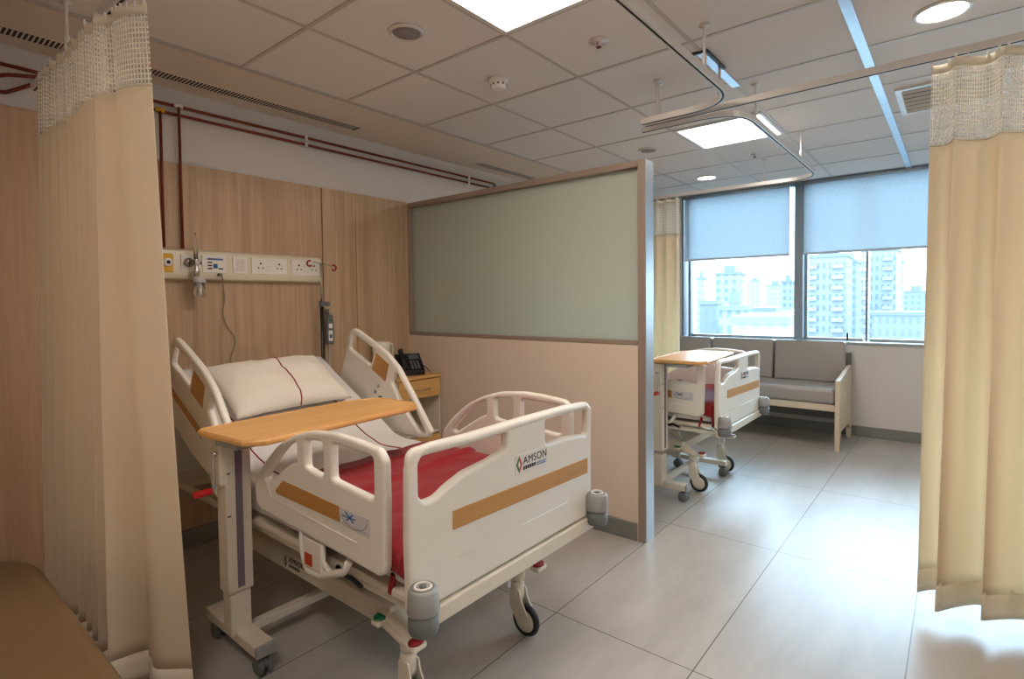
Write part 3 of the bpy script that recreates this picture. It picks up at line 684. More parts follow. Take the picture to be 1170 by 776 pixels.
# copper pipes
def pipe(name, pts, rad, label, clips):
    r = thing(name, label, 'pipe', pts[0], 'medical gas pipes on the headwall')
    bm = B(); tube(bm, pts, rad, 12); obj('pipe_run', bm, M_COPPER, r)
    for (x, z, dz) in clips:
        bm = B(); box(bm, (x - .010, HW - .034, z - dz), (x + .010, HW, z + dz), .003); obj('pipe_clip', bm, M_PLATE, r)
    return r
ZP1, ZP2 = 2.425, 2.380; yp = HW - .022
pipe('copper_pipe', fillet([(.3, yp, 2.33), (.42, yp, ZP1), (1.6, yp, ZP1), (2.9, yp, ZP1), (3.8, yp, ZP1), (3.86, yp, 2.2)], .05, 5), .0085, 'upper red-brown copper gas pipe along the top of the near headwall', [(1.93, ZP1, .018), (3.45, ZP1, .018)])
pipe('copper_pipe', fillet([(.2, yp - .03, 2.30), (.48, yp, 2.30), (.60, yp, ZP2), (1.6, yp, ZP2), (3.73, yp, ZP2), (3.78, yp, 2.2)], .05, 5), .0085, 'lower red-brown copper gas pipe just below the upper one on the headwall', [(1.93, ZP2, .016), (3.45, ZP2, .016)])
pipe('copper_pipe', [(1.087, yp - .018, ZP2), (1.087, yp - .014, 1.655)], .0075, 'left vertical copper pipe dropping into the yellow gas outlet end of the service rail', [(1.087, 1.745, .006)])
pipe('copper_pipe', [(1.177, yp - .018, ZP1 + .0), (1.177, yp - .014, 1.655)], .0075, 'right vertical copper pipe dropping into the service rail by the oxygen flowmeter', [(1.177, 1.745, .006)])
pipe('copper_pipe', smoothp([(.30, yp - .035, 2.26), (.40, yp - .035, 2.29), (.46, yp - .035, 2.36), (.55, yp - .035, 2.385), (.62, yp - .02, 2.40)], 6), .0085, 'bent copper pipe loop above the left wood panel', [])
bm = B(); lathe(bm, [(0, -.02), (.012, -.02), (.012, .02), (0, .02)], (1.087, yp - .016, ZP2), 'x', 12); tag(obj('pipe_joint', bm, M_YEL), 'yellow pipe joint at the top of the left vertical pipe', 'pipe joint')
bm = B(); lathe(bm, [(0, -.02), (.012, -.02), (.012, .02), (0, .02)], (1.177, yp - .016, ZP1), 'x', 12); tag(obj('pipe_joint', bm, M_PLATE), 'white pipe joint at the top of the right vertical pipe', 'pipe joint')
bm = B(); lathe(bm, [(0, -.022), (.014, -.022), (.014, .022), (0, .022)], (.40, yp - .025, 2.30), 'x', 12); tag(obj('pipe_joint', bm, M_YEL), 'yellow pipe joint at the far left above the wood panel', 'pipe joint')

# ================================================================== HOSPITAL BED
RX = (.945, 1.885)
def bed():
    root = thing('hospital_bed', 'white hospital bed with raised backrest, pillow and crimson blanket in the near bay', 'bed', (1.41, 2.2, 0), 'electric hospital beds')
    # ---- footboard
    T = plane_y(1.15)
    bm = B()
    out = fillet([(.940, .505), (.937, .70), (.942, .90), (.968, .945), (1.03, .952), (1.18, .948), (1.42, .952), (1.70, .952), (1.85, .945), (1.884, .918), (1.878, .77), (1.876, .505), (1.84, .490), (.98, .490)],
                 [.01, .2, .05, .04, .05, .5, .5, .5, .05, .03, .05, .02, .02, .03], 6, True)
    h1 = fillet([(.976, .815), (.976, .906), (.998, .930), (1.18, .924), (1.354, .922), (1.354, .868), (1.27, .850), (1.157, .838), (1.085, .815), (1.04, .795), (.995, .795)], [.02, .02, .02, .1, .015, .02, .1, .1, .1, .06, .02], 5, True)
    h2 = fillet([(1.566, .924), (1.850, .920), (1.850, .812), (1.80, .824), (1.70, .834), (1.566, .834)], [.015, .015, .02, .03, .05, .02], 5, True)
    panel(bm, out, [h1, h2], .034, .012, T)
    # thick hand rail bow along the top and rounded side columns
    tube(bm, fillet([(.957, 1.15, .56), (.957, 1.15, .935), (1.0, 1.148, .936), (1.20, 1.145, .932), (1.42, 1.143, .936), (1.70, 1.145, .938), (1.866, 1.15, .930), (1.866, 1.15, .80)], .03, 5), .0150, 12)
    fb = sm_angle(obj('footboard', bm, M_WHITE, root), 50)
    bm = B(); panel(bm, [(1.10, .683), (1.842, .664), (1.842, .724), (1.10, .738)], [], .004, .001, plane_y(1.132)); obj('footboard_inlay', bm, M_INLAY, fb)
    bm = B(); tube(bm, [(1.12, 1.1335, .595), (1.70, 1.1335, .588)], .0018, 6); obj('moulded_groove', bm, M_WHITE, fb)
    # printed label
    bm = B(); box(bm, (1.388, 1.1318, .766), (1.570, 1.1330, .832)); lb = obj('logo_label', bm, mat('label_white', lin(228, 222, 216), .4, var=.01), fb)
    bm = B(); text(bm, 'AMSON', .0365, plane_y(1.1312) @ Matrix.Translation((1.432, .796, 0)), bold=0); 
    for k in range(6): box(bm, (1.432 + k * .012, 1.1306, .777), (1.440 + k * .012, 1.1316, .789))
    obj('logo_letters', bm, M_INK, lb)
    def dia(c0, c1, w):
        return None
    bm = B(); panel(bm, [(1.394, .800), (1.410, .829), (1.410, .815), (1.402, .800), (1.410, .785), (1.410, .771)], [], .001, .0001, plane_y(1.1312)); obj('logo_diamond', bm, mat('logo_green', lin(40, 120, 70), .5, var=.02), lb)
    bm = B(); panel(bm, [(1.426, .800), (1.410, .829), (1.410, .815), (1.418, .800), (1.410, .785), (1.410, .771)], [], .001, .0001, plane_y(1.1312)); obj('logo_diamond', bm, mat('logo_red', lin(210, 60, 45), .5, var=.02), lb)
    bm = B()
    for k in range(2): box(bm, (1.508, 1.1306, .776 + k * .007), (1.560, 1.1314, .779 + k * .007))
    obj('logo_small_print', bm, M_BLUE, lb)
    # ---- headboard (behind the pillow)
    bm = B(); o_ = fillet([(.96, .47), (.96, .84), (1.06, .90), (1.76, .90), (1.86, .84), (1.86, .47)], .04, 5, True)
    hh = fillet([(1.15, .80), (1.67, .80), (1.67, .86), (1.15, .86)], .02, 4, True)
    panel(bm, o_, [hh], .034, .012, plane_y(3.13)); sm_angle(obj('headboard', bm, M_WHITE, root), 50)
    # ---- upper frame
    bm = B()
    for x in (1.02, 1.80): tube(bm, [(x, 1.16, .46), (x, 3.13, .46)], .017, 10)
    for y in (1.5, 2.3, 2.95): tube(bm, [(1.02, y, .455), (1.80, y, .455)], .016, 10)
    for y in (1.6, 2.0): box(bm, (1.02, y - .02, .475), (1.80, y + .02, .50), .003)
    obj('upper_frame', bm, M_STEEL, root)
    bm = B(); panel(bm, fillet([(.995, .434), (1.885, .434), (1.885, .486), (.995, .486)], .006, 3, True), [], .05, .006, plane_y(1.15)); obj('foot_crossbar', bm, M_STEEL, root)
    bm = B(); box(bm, (.99, 3.11, .42), (1.83, 3.15, .48), .006); obj('head_crossbar', bm, M_STEEL, root)
    # ---- mattress deck
    A = math.radians(28); hy = 2.26; hz = .50
    bm = B(); box(bm, (.98, 1.19, .49), (1.84, 1.70, .515), .006); box(bm, (.98, 1.71, .49), (1.84, 2.22, .515), .006)
    box(bm, (.98, 0, -.012), (1.84, .82, .012), .006, mtx=Matrix.Translation((0, hy, hz)) @ Matrix.Rotation(A, 4, 'X'))
    obj('mattress_deck', bm, M_STEEL, root)
    # ---- mattress: rounded section swept along bent path
    def sweep(path, prof, closed=True, caps=True, wob=None):
        bm = B(); rings = []; N = len(path)
        for i, (y, z) in enumerate(path):
            y0, z0 = path[max(i - 1, 0)]; y1, z1 = path[min(i + 1, N - 1)]
            d = V((0, y1 - y0, z1 - z0)).normalized(); n = V((0, -d.z, d.y))
            row = []
            for (a, b2) in prof:
                w = wob(a, y, b2) if wob else 0
                row.append(bm.verts.new(V((a, y, z)) + n * (b2 + w)))
            rings.append(row)
        K = len(prof)
        for P_, Q in zip(rings, rings[1:]):
            for k in range(K if closed else K - 1):
                f = bm.faces.new((P_[k], P_[(k + 1) % K], Q[(k + 1) % K], Q[k])); f.smooth = True
        if closed and caps: bm.faces.new(rings[0][::-1]); bm.faces.new(rings[-1])
        return bm
    zt = .645
    y_a = [1.20 + (2.22 - 1.20) * k / 26 for k in range(27)]
    path = [(y, zt) for y in y_a]
    for k in range(1, 6):      # bend
        t = k / 6; ang = A * t; path.append((path[-1][0] + .025 * math.cos(ang), path[-1][1] + .025 * math.sin(ang)))
    for k in range(22): path.append((path[-1][0] + .034 * math.cos(A), path[-1][1] + .034 * math.sin(A)))
    def rrect(x0, x1, b0, b1, r, n=5, step=.05):
        pts = fillet([(x0, b0, 0), (x1, b0, 0), (x1, b1, 0), (x0, b1, 0)], r, n, True); outp = []
        for i, p in enumerate(pts):
            q = pts[(i + 1) % len(pts)]; m_ = max(1, int((q - p).length / step))
            for j in range(m_): w = p + (q - p) * j / m_; outp.append((w.x, w.y))
        return outp
    def wsheet(a, y, b2): return (.006 * noise.noise(V((a * 7, y * 5, 0))) + .003 * noise.noise(V((a * 22, y * 9, 3)))) if b2 > -.04 else 0
    bm = sweep(path, rrect(.985, 1.835, -.115, 0, .028, 5, .04), wob=wsheet)
    mt = obj('mattress', bm, M_SHEET, root)
    # red piping on the sheet
    for x, i0 in ((1.115, 24), (1.665, 22)):
        bm = B(); pts = []
        for i in range(i0, len(path)):
            y, z = path[i]; y0, z0 = path[i - 1]; d = V((0, y - y0, z - z0)).normalized(); n = V((0, -d.z, d.y)); w = wsheet(x, y, 0)
            pts.append(V((x + .006 * math.sin(i * .7), y, z)) + n * (w + .001))
        tube(bm, pts, .0032, 6); obj('sheet_piping', bm, M_PIPING, mt)
    # ---- blanket: top with side drop, and foot drop
    def bw(a, y, b2):
        w = .007 * noise.noise(V((a * 5, y * 7, 1))) + .004 * noise.noise(V((a * 14, y * 16, 5)))
        ridge = .018 * math.exp(-((y - (1.70 + .12 * (a - 1.4))) / .016) ** 2) + .010 * math.exp(-((y - (1.93 - .08 * (a - 1.4))) / .02) ** 2)
        return w * (1 if b2 > -.02 else .2) + (ridge if b2 > -.02 else 0)
    prof = [(.973 , -.066), (.972, -.058), (.971, -.05), (.974, -.025), (.985, -.004), (1.01, .008)] + [(1.01 + (1.81 - 1.01) * k / 24, .009) for k in range(1, 24)] + [(1.81, .008), (1.835, -.004), (1.846, -.025), (1.849, -.05), (1.849, -.058), (1.848, -.066)]
    ys = [1.192 + (2.035 - 1.192) * k / 90 for k in range(91)]
    bm = sweep([(y, zt + (.0 if y > 1.21 else -.008)) for y in ys], prof, closed=False, wob=bw)
    # thick folded hem at the blanket edge
    fr = []
    for j, z in enumerate([zt + .002, zt - .03, zt - .07, zt - .11, zt - .14]):
        fr.append([bm.verts.new((.972 + (1.848 - .972) * k / 30, 1.186 - .004 * math.sin(k * 1.1) + .003 * j * 0, z)) for k in range(31)])
    for A_, B_ in zip(fr, fr[1:]):
        for k in range(30): f = bm.faces.new((A_[k], A_[k + 1], B_[k + 1], B_[k])); f.smooth = True
    bl = obj('blanket', bm, M_RED, root)
    md = bl.modifiers.new('s', 'SOLIDIFY'); md.thickness = .007; md.offset = 1
    # ---- pillow on the raised back
    bm = B(); nx, ny = 40, 26; hx, hyy, tk = .31, .205, .072
    top = {}; bot = {}
    for i in range(nx + 1):
        for j in range(ny + 1):
            u = -1 + 2 * i / nx; v = -1 + 2 * j / ny
            px_ = u * hx * (1 - .07 * (1 - abs(v)) ** 1.0 * 0 - .05 * (v * v < .9) * (1 - v * v) * abs(u) ** 3 * .9); py_ = v * hyy * (1 - .09 * (1 - u * u) * abs(v) ** 3)
            e = max(0, (1 - abs(u) ** 3) * (1 - abs(v) ** 3)) ** .55
            w = .016 * noise.noise(V((u * 2.6, v * 2.4, 2))) * e + .009 * noise.noise(V((u * 7, v * 6, 4))) * e + .004 * math.sin(u * 24 + 3 * v) * max(0, -v) ** 2 * e
            top[i, j] = bm.verts.new((px_, py_, tk * e + w)); 
            bot[i, j] = bm.verts.new((px_, py_, -tk * .45 * e)) if 0 < i < nx and 0 < j < ny else top[i, j]
    for i in range(nx):
        for j in range(ny):
            f = bm.faces.new((top[i, j], top[i + 1, j], top[i + 1, j + 1], top[i, j + 1])); f.smooth = True
            q = [bot[i, j], bot[i, j + 1], bot[i + 1, j + 1], bot[i + 1, j]]
            if len(set(q)) == 4 and not all(k is t_ for k, t_ in zip(q, [top[i, j], top[i, j + 1], top[i + 1, j + 1], top[i + 1, j]])):
                try: f = bm.faces.new(q); f.smooth = True
                except ValueError: pass
    ppos = V((1.405, 2.70, zt + (2.70 - 2.26) * math.tan(A) + .058))
    PM = Matrix.Translation(ppos) @ Matrix.Rotation(A + .06, 4, 'X') @ Matrix.Rotation(.035, 4, 'Z')
    pip = []
    for j in range(ny + 1): pip.append(PM @ (top[21, j].co + V((.01 * math.sin(j / ny * 3), 0, .0015))))
    bmesh.ops.transform(bm, matrix=PM, verts=bm.verts)
    return root, bm, pip, mt, A

bed_root, pbm, pip, mt, AB = bed()
pil = tag(obj('pillow', pbm, M_PILLOW, None, origin=(1.405, 2.70, .86)), 'cream pillow with a curved dark red line on the raised near bed', 'pillow')
bm = B(); tube(bm, pip, .0032, 6); o = obj('pillow_piping', bm, M_PIPING, None, origin=(1.405, 2.70, .86)); o.parent = pil; o.location = (0, 0, 0)

def rails():
    root = bed_root
    # foot-end side rail outline in (y, z)
    fo = fillet([(1.262, .568), (1.232, .59), (1.226, .80), (1.228, .905), (1.255, .936), (1.381, .947), (1.476, .950), (1.604, .938), (1.717, .908), (1.825, .856), (1.925, .778), (1.986, .712), (2.0, .672), (1.985, .615), (1.95, .598), (1.60, .584)],
                [.03, .03, .1, .03, .03, .3, .3, .3, .3, .3, .2, .04, .04, .02, .02, .5], 6, True)
    g1 = fillet([(1.893, .712), (1.918, .722), (1.90, .745), (1.827, .812), (1.76, .866), (1.696, .890), (1.696, .822), (1.743, .804)], [.012, .01, .05, .1, .1, .01, .012, .03], 5, True)
    g2 = fillet([(1.640, .904), (1.538, .912), (1.538, .802), (1.640, .814)], .014, 5, True)
    g3 = fillet([(1.486, .918), (1.280, .909), (1.280, .788), (1.486, .804)], .016, 5, True)
    inlay = fillet([(1.842, .694), (1.785, .742), (1.450, .729), (1.447, .681), (1.825, .687)], [.01, .01, .002, .002, .01], 4, True)
    stick = [(1.447, .729), (1.297, .727), (1.299, .668), (1.444, .681)]
    # head-end rail, raised with the backrest, in (y, z)
    ho = fillet([(2.895, .868), (2.815, 1.066), (2.770, 1.180), (2.735, 1.203), (2.69, 1.190), (2.57, 1.140), (2.425, 1.072), (2.329, 1.0), (2.199, .844), (2.075, .685), (2.10, .652), (2.16, .640), (2.42, .640), (2.585, .700)],
                [.03, .2, .03, .03, .05, .2, .15, .15, .4, .02, .02, .02, .1, .05], 6, True)
    k1 = fillet([(2.772, 1.082), (2.738, 1.163), (2.70, 1.155), (2.53, 1.082), (2.575, .996)], [.012, .012, .05, .012, .012], 5, True)
    k2 = fillet([(2.350, .978), (2.388, .915), (2.33, .828), (2.175, .672), (2.118, .676), (2.228, .828)], [.012, .02, .06, .01, .01, .3], 5, True)
    wood1 = [(2.515, 1.070), (2.405, 1.010), (2.440, .915), (2.560, .975)]
    strip = [(2.795, .985), (2.44, .815), (2.46, .785), (2.805, .950)]
    for s, x in ((-1, RX[0]), (1, RX[1])):
        T = plane_xy(x)
        bm = B(); panel(bm, fo, [g1, g2, g3], .030, .0115, T)
        fr = sm_angle(obj('foot_side_rail', bm, M_WHITE, root), 50)
        xo = x + s * .0155
        Tw = plane_xy(xo)
        bm = B(); panel(bm, inlay, [], .002, .0005, Tw); obj('wood_inlay', bm, M_INLAY_Y, fr)
        if s < 0:
            bm = B(); tube(bm, [(xo + .001, 1.87, .662), (xo + .001, 1.36, .640)], .0035, 6)
            tube(bm, [(xo + .001, 1.87, .662), (xo + .001, 1.89, .70)], .0035, 6); obj('moulded_groove', bm, M_WHITE, fr)
        bm = B(); panel(bm, stick, [], .002, .0005, Tw); st = obj('angle_sticker', bm, M_PAPER, fr)
        if s < 0:
            bm = B(); xs = xo - .0016
            tube(bm, [(xs, 1.415, .722), (xs, 1.375, .697)], .0022, 5); tube(bm, [(xs, 1.378, .720), (xs, 1.408, .697)], .0022, 5); tube(bm, [(xs, 1.430, .708), (xs, 1.365, .708)], .0016, 5); obj('sticker_symbol', bm, M_BLUE, st)
            bm = B(); tube(bm, [(xs, 1.372 + .062 * math.cos(a), .712 + .034 * math.sin(a)) for a in [PI + k * PI / 14 for k in range(15)]], .0009, 4)
            for k in range(11): tube(bm, [(xs, 1.43 - k * .012, .684 - k * .0006), (xs, 1.43 - k * .012, .690 - k * .0006)], .0008, 4)
            obj('sticker_scale', bm, M_GREYD, st)
        bm = B(); panel(bm, ho, [k1, k2], .030, .0115, T); hr = sm_angle(obj('head_side_rail', bm, M_WHITE, root), 50)
        for sd in (-1, 1):
            Tw = plane_xy(x + sd * .0155)
            bm = B(); panel(bm, wood1, [], .002, .0005, Tw); obj('wood_inlay', bm, M_INLAY_Y, hr)
        bm = B(); panel(bm, strip, [], .002, .0005, plane_xy(xo)); obj('wood_inlay', bm, M_INLAY_Y, hr)
        if s > 0:   # buttons on the inner face of the far rail
            for (y, z) in ((2.53, .85), (2.50, .885), (2.44, .81)):
                bm = B(); lathe(bm, [(0, -.016), (.011, -.016), (.011, -.020), (0, -.020)], (x, y, z), 'x', 12); obj('screw_cap', bm, M_GREYP, hr)
            bm = B(); box(bm, (x - .02, 2.47, .80), (x - .014, 2.50, .83), .002); box(bm, (x - .02, 2.36, .74), (x - .014, 2.39, .765), .002); obj('screw_cap', bm, M_GREYD, hr)
        # rail bracket with release handle
        xi = x - s * .005
        bm = B(); tube(bm, fillet([(xi + s*.0, 1.70, .60), (xi, 1.705, .52), (xi, 1.675, .455), (xi, 1.59, .462), (xi, 1.565, .475), (xi, 1.46, .515), (xi, 1.43, .56)], .03, 4), .012, 8)
        box(bm, (xi - .012, 1.575, .475), (xi + .012, 1.685, .575), .006)
        tube(bm, fillet([(xi, 1.58, .57), (xi, 1.575, .505), (xi, 1.53, .488), (xi, 1.45, .52)], .02, 4), .009, 8)
        tube(bm, [(xi, 1.66, .50), (x - s * .08 * 1, 1.66, .47), (1.41 + s * .39, 1.66, .47)], .012, 8)
        br = obj('rail_bracket', bm, M_WHITE, root)
        bm = B(); box(bm, (xi + s * .0125, 1.625, .487), (xi + s * .015, 1.665, .525), .001, 1); obj('release_mark', bm, mat('orange_red_mark', lin(190, 70, 40), .5, var=.05), br)
        bm = B(); tube(bm, smoothp([(x - s * .03, 1.54, .50), (x - s * .035, 1.49, .478), (x - s * .028, 1.46, .488), (x - s * .032, 1.41, .472)], 4), .007, 8, flat=1); obj('bracket_bar', bm, M_BLACK, br)
        bm = B(); tube(bm, fillet([(x, 2.40, .66), (x, 2.36, .57), (x - s * .07, 2.33, .50), (x - s * .07, 2.25, .47)], .03, 4), .014, 8); box(bm, (x - s * .02 - .012, 2.30, .545), (x - s * .02 + .012, 2.42, .60), .006); obj('rail_bracket', bm, M_STEEL, root)
        # corner bumpers
        for y in (1.102, 3.19):
            xb = 1.41 + s * .455; zb = .462
            bm = B(); lathe(bm, [(0, zb), (.038, zb), (.041, zb + .008), (.041, zb + .052), (0, zb + .052)], (xb, y, 0), 'z', 24); bp = obj('corner_bumper', bm, M_GREYD, root)
            bm = B(); lathe(bm, [(0, zb + .054), (.043, zb + .054), (.044, zb + .062), (.041, zb + .114), (.034, zb + .122), (0, zb + .122)], (xb, y, 0), 'z', 24); obj('bumper_cap', bm, M_GREYP, bp)
            bm = B(); tube(bm, [(xb + .022 * math.cos(a), y + .022 * math.sin(a), zb + .123) for a in [k * PI / 12 for k in range(24)]], .0035, 6, closed=True); obj('bumper_ring', bm, M_WHITE, bp)
            bm = B(); lathe(bm, [(0, zb + .1225), (.0105, zb + .1225), (.010, zb + .125), (0, zb + .125)], (xb, y, 0), 'z', 14); tube(bm, [(xb + .030 * math.cos(a), y + .030 * math.sin(a), zb + .1225) for a in [k * PI / 12 for k in range(24)]], .0014, 5, closed=True); obj('bumper_screw', bm, M_GREYD, bp)
            bm = B(); ym = y + (.03 if y < 2 else -.03); box(bm, (xb - .02, min(y, ym), zb + .012), (xb + .02, max(y, ym), zb + .058), .004); obj('bumper_arm', bm, M_STEEL, bp)
    # red cpr lever
    bm = B(); box(bm, (-.008, -.008, -.035), (.008, .008, .032), .003, mtx=Matrix.Translation((.985, 1.27, .528)) @ Matrix.Rotation(.25, 4, 'X')); obj('release_lever', bm, M_DKRED, root)
    # ---- base frame
    bm = B()
    for s in (-1, 1):
        x = 1.41 + s * .285
        box(bm, (x - .022, 1.44, .262), (x + .022, 2.70, .338), .006)
    box(bm, (1.10, 1.44, .27), (1.72, 1.49, .33), .006); box(bm, (1.10, 2.60, .27), (1.72, 2.65, .33), .006)
    bf = obj('base_frame', bm, M_STEEL, root)
    bm = B(); text(bm, 'AMSON', .032, plane_x(1.1012) @ Matrix.Translation((-2.085, .303, 0)), bold=0)
    for k in range(6): box(bm, (1.1008, 2.083 - k * .014 - .009, .284), (1.1018, 2.083 - k * .014, .295))
    panel(bm, [(-2.100, .300), (-2.111, .326), (-2.122, .300), (-2.111, .274)], [[(-2.105, .300), (-2.111, .313), (-2.117, .300), (-2.111, .287)]], .001, .0001, plane_x(1.101))
    obj('beam_logo', bm, M_INK, bf)
    # lift arms
    bm = B()
    for s in (-1, 1):
        x = 1.41 + s * .20
        tube(bm, fillet([(x, 1.50, .33), (x, 1.62, .40), (x, 1.86, .455)], .05, 4), .020, 8); tube(bm, [(x, 2.45, .33), (x, 2.75, .455)], .020, 8)
        box(bm, (x - .012, 1.50, .20), (x + .012, 1.66, .30), .01)
    tube(bm, [(1.20, 1.60, .385), (1.62, 1.60, .385)], .018, 10); tube(bm, [(1.20, 2.70, .39), (1.62, 2.70, .39)], .018, 10)
    tube(bm, [(1.41, 1.62, .385), (1.41, 2.3, .35)], .026, 12); box(bm, (1.35, 2.2, .31), (1.47, 2.42, .40), .01)
    obj('lift_arms', bm, M_STEEL, root)
    bm = B(); box(bm, (1.30, 1.74, .365), (1.46, 1.95, .445), .012); obj('motor_box', bm, M_GREYD, root)
    # curved foot arms from the base to the casters
    for s in (-1, 1):
        x = 1.41 + s * .285
        for y0, y1 in ((1.45, 1.375), (2.62, 2.66)):
            bm = B(); tube(bm, smoothp([(x, y0 + (y0 - y1) * .8, .302), (x, y0, .296), (x, y1, .262), (x, y1, .225)], 5), [.030] * 5 + [.029] * 5 + [.028] * 6, 12)
            ca = obj('caster', bm, M_STEEL, root)
            bm = B(); lathe(bm, [(0, .135), (.022, .135), (.026, .150), (.027, .200), (.024, .214), (0, .214)], (x, y1, 0), 'z', 20)
            yw = y1 - .042
            for sx in (-1, 1): panel(bm, fillet([(y1 - .026, .19), (y1 + .024, .19), (y1 + .026, .12), (yw + .030, .055), (yw + .010, .045), (yw - .014, .050), (yw - .030, .085), (y1 - .034, .15)], .015, 4, True), [], .007, .002, plane_xy(x + sx * .021))
            obj('caster_fork', bm, M_STEEL, ca)
            bm = B(); lathe(bm, [(.050, -.013), (.060, -.011), (.0645, 0), (.060, .011), (.050, .013), (.0455, .0125), (.0455, -.0125), (.050, -.013)], (x, yw, .0645), 'x', 32, caps=False); bmesh.ops.remove_doubles(bm, verts=bm.verts, dist=1e-6)
            obj('tyre', bm, M_RUBBER, ca)
            bm = B(); lathe(bm, [(0, -.015), (.030, -.0145), (.046, -.011), (.046, .011), (.030, .0145), (0, .015)], (x, yw, .0645), 'x', 28); obj('wheel_disc', bm, M_STEEL, ca)
            if y1 < 2:   # rocker brake pedal
                xp = x - .002 + (-.028 if s < 0 else .045)
                bm = B(); tube(bm, [(xp, 1.30, .262), (xp, 1.375, .262), (xp, 1.47, .286)], .012, 8, flat=.7); tube(bm, [(x, 1.375, .262), (xp, 1.375, .262)], .012, 8)
                box(bm, (xp - .030, 1.278, .262), (xp + .030, 1.322, .284), .009, 3); box(bm, (xp - .030, 1.453, .280), (xp + .030, 1.497, .302), .009, 3); pe = obj('brake_pedal', bm, M_STEEL, root)
                for yy, zz, mm, nm in ((1.300, .283, M_DKRED, 'red_pedal_pad'), (1.475, .301, M_GREEN, 'green_pedal_pad')):
                    bm = B(); lathe(bm, [(0, 0), (.019, 0), (.019, .006), (.015, .009), (0, .009)], (xp, yy, zz), 'z', 18)
                    for v in bm.verts: v.co.x = xp + (v.co.x - xp) * 1.5; v.co.y = yy + (v.co.y - yy) * 1.12
                    obj(nm, bm, mm, pe)
    bm = B()
    for k in range(2): tube(bm, smoothp([(1.55 + k * .02, 1.30, .44), (1.56 + k * .015, 1.29, .38), (1.565 + k * .02, 1.30, .33), (1.55 + k * .02, 1.31, .29)], 5), .003, 6)
    box(bm, (1.545, 1.30, .265), (1.56, 1.32, .292), .003)
    obj('hanging_lead', bm, M_PAPER, root)
rails()

# far bed: same kind, flat pose kept by the copy
DX = V((2.62, .06, 0))
b2 = copy_tree(bed_root, None, DX); b2['label'] = 'white hospital bed with crimson blanket beyond the partition, in the far bay by the window'
p2 = copy_tree(pil, None, DX); p2['label'] = 'cream pillow on the far bed behind the partition'

# ================================================================== IV POLE + HANDSET
r = thing('iv_pole', 'steel drip pole with red-tipped hooks standing behind the head of the near bed', 'drip pole', (1.957, 3.2, 0))
bm = B(); tube(bm, [(1.957, 3.20, .44), (1.957, 3.20, 1.36)], .011, 12); obj('outer_tube', bm, M_DARKM, r)
bm = B(); tube(bm, [(1.86, 3.19, .445), (1.957, 3.2, .445)], .014, 8); obj('bed_socket_arm', bm, M_STEEL, r)
bm = B(); tube(bm, [(1.957, 3.20, 1.34), (1.957, 3.20, 1.605)], .006, 10); obj('inner_rod', bm, M_CHROME, r)
bm = B(); tube(bm, smoothp([(1.895, 3.2, 1.612), (1.925, 3.2, 1.614), (1.957, 3.2, 1.607), (2.005, 3.2, 1.600), (2.035, 3.2, 1.590)], 6), .0035, 8); obj('hook_bar', bm, M_CHROME, r)
for cx, cz in ((1.879, 1.604), (2.052, 1.583)):
    bm = B(); tube(bm, [(cx + .017 * math.cos(a), 3.2, cz + .017 * math.sin(a)) for a in [-2.4 + (k * 4.4 / 14) if cx > 2 else 1.1 + (k * 4.4 / 14) for k in range(15)]], .006, 8); obj('hook', bm, M_DKRED, r)
bm = B(); lathe(bm, [(0, -.02), (.016, -.02), (.018, 0), (.016, .02), (0, .02)], (1.957, 3.2, 1.345), 'z', 16); tube(bm, [(1.957, 3.2, 1.345), (1.985, 3.185, 1.345)], .006, 8); lathe(bm, [(0, -.008), (.016, -.008), (.016, .008), (0, .008)], (1.985, 3.18, 1.345), 'y', 12); obj('clamp_knob', bm, M_GREYD, r)
bm = B(); tube(bm, [(1.957, 3.2, .93), (1.957, 3.2, .90)], .014, 10); obj('collar', bm, M_DARKM, r)
r = thing('nurse_call_handset', 'grey nurse call handset with white and blue buttons hanging beside the drip pole', 'remote control', (2.03, 3.25, 1.08))
bm = B(); panel(bm, fillet([(2.010, 1.095), (2.062, 1.09), (2.066, 1.17), (2.058, 1.29), (2.018, 1.295), (2.006, 1.17)], .012, 4, True), [], .026, .007, plane_y(3.266)); obj('handset_body', bm, M_GREYD, r)
bm = B(); box(bm, (2.022, 3.250, 1.20), (2.050, 3.2535, 1.232), .002); obj('handset_button', bm, M_PLATE, r)
bm = B(); box(bm, (2.020, 3.250, 1.115), (2.050, 3.2535, 1.185), .002); q = obj('button_label', bm, M_PLATE, r)
bm = B(); box(bm, (2.027, 3.248, 1.135), (2.044, 3.2505, 1.16), .002); obj('handset_button', bm, M_BLUE, r)
bm = B(); box(bm, (2.026, 3.250, 1.25), (2.048, 3.2535, 1.262), .001); obj('handset_button', bm, M_GREEN, r)
bm = B(); tube(bm, smoothp([(2.034, 3.266, 1.092), (2.036, 3.27, 1.02), (2.028, 3.265, .96), (2.04, 3.25, .86), (2.02, 3.24, .74)], 6), .0035, 6); obj('handset_cord', bm, M_PAPER, r)
bm = B(); tube(bm, [(2.036, 3.266, 1.28), (2.036, 3.285, 1.31)], .006, 8); box(bm, (2.026, 3.283, 1.29), (2.048, 3.299, 1.33), .003); obj('wall_hook', bm, M_GREYD, r)
r.location += V((.016, 0, -.018))

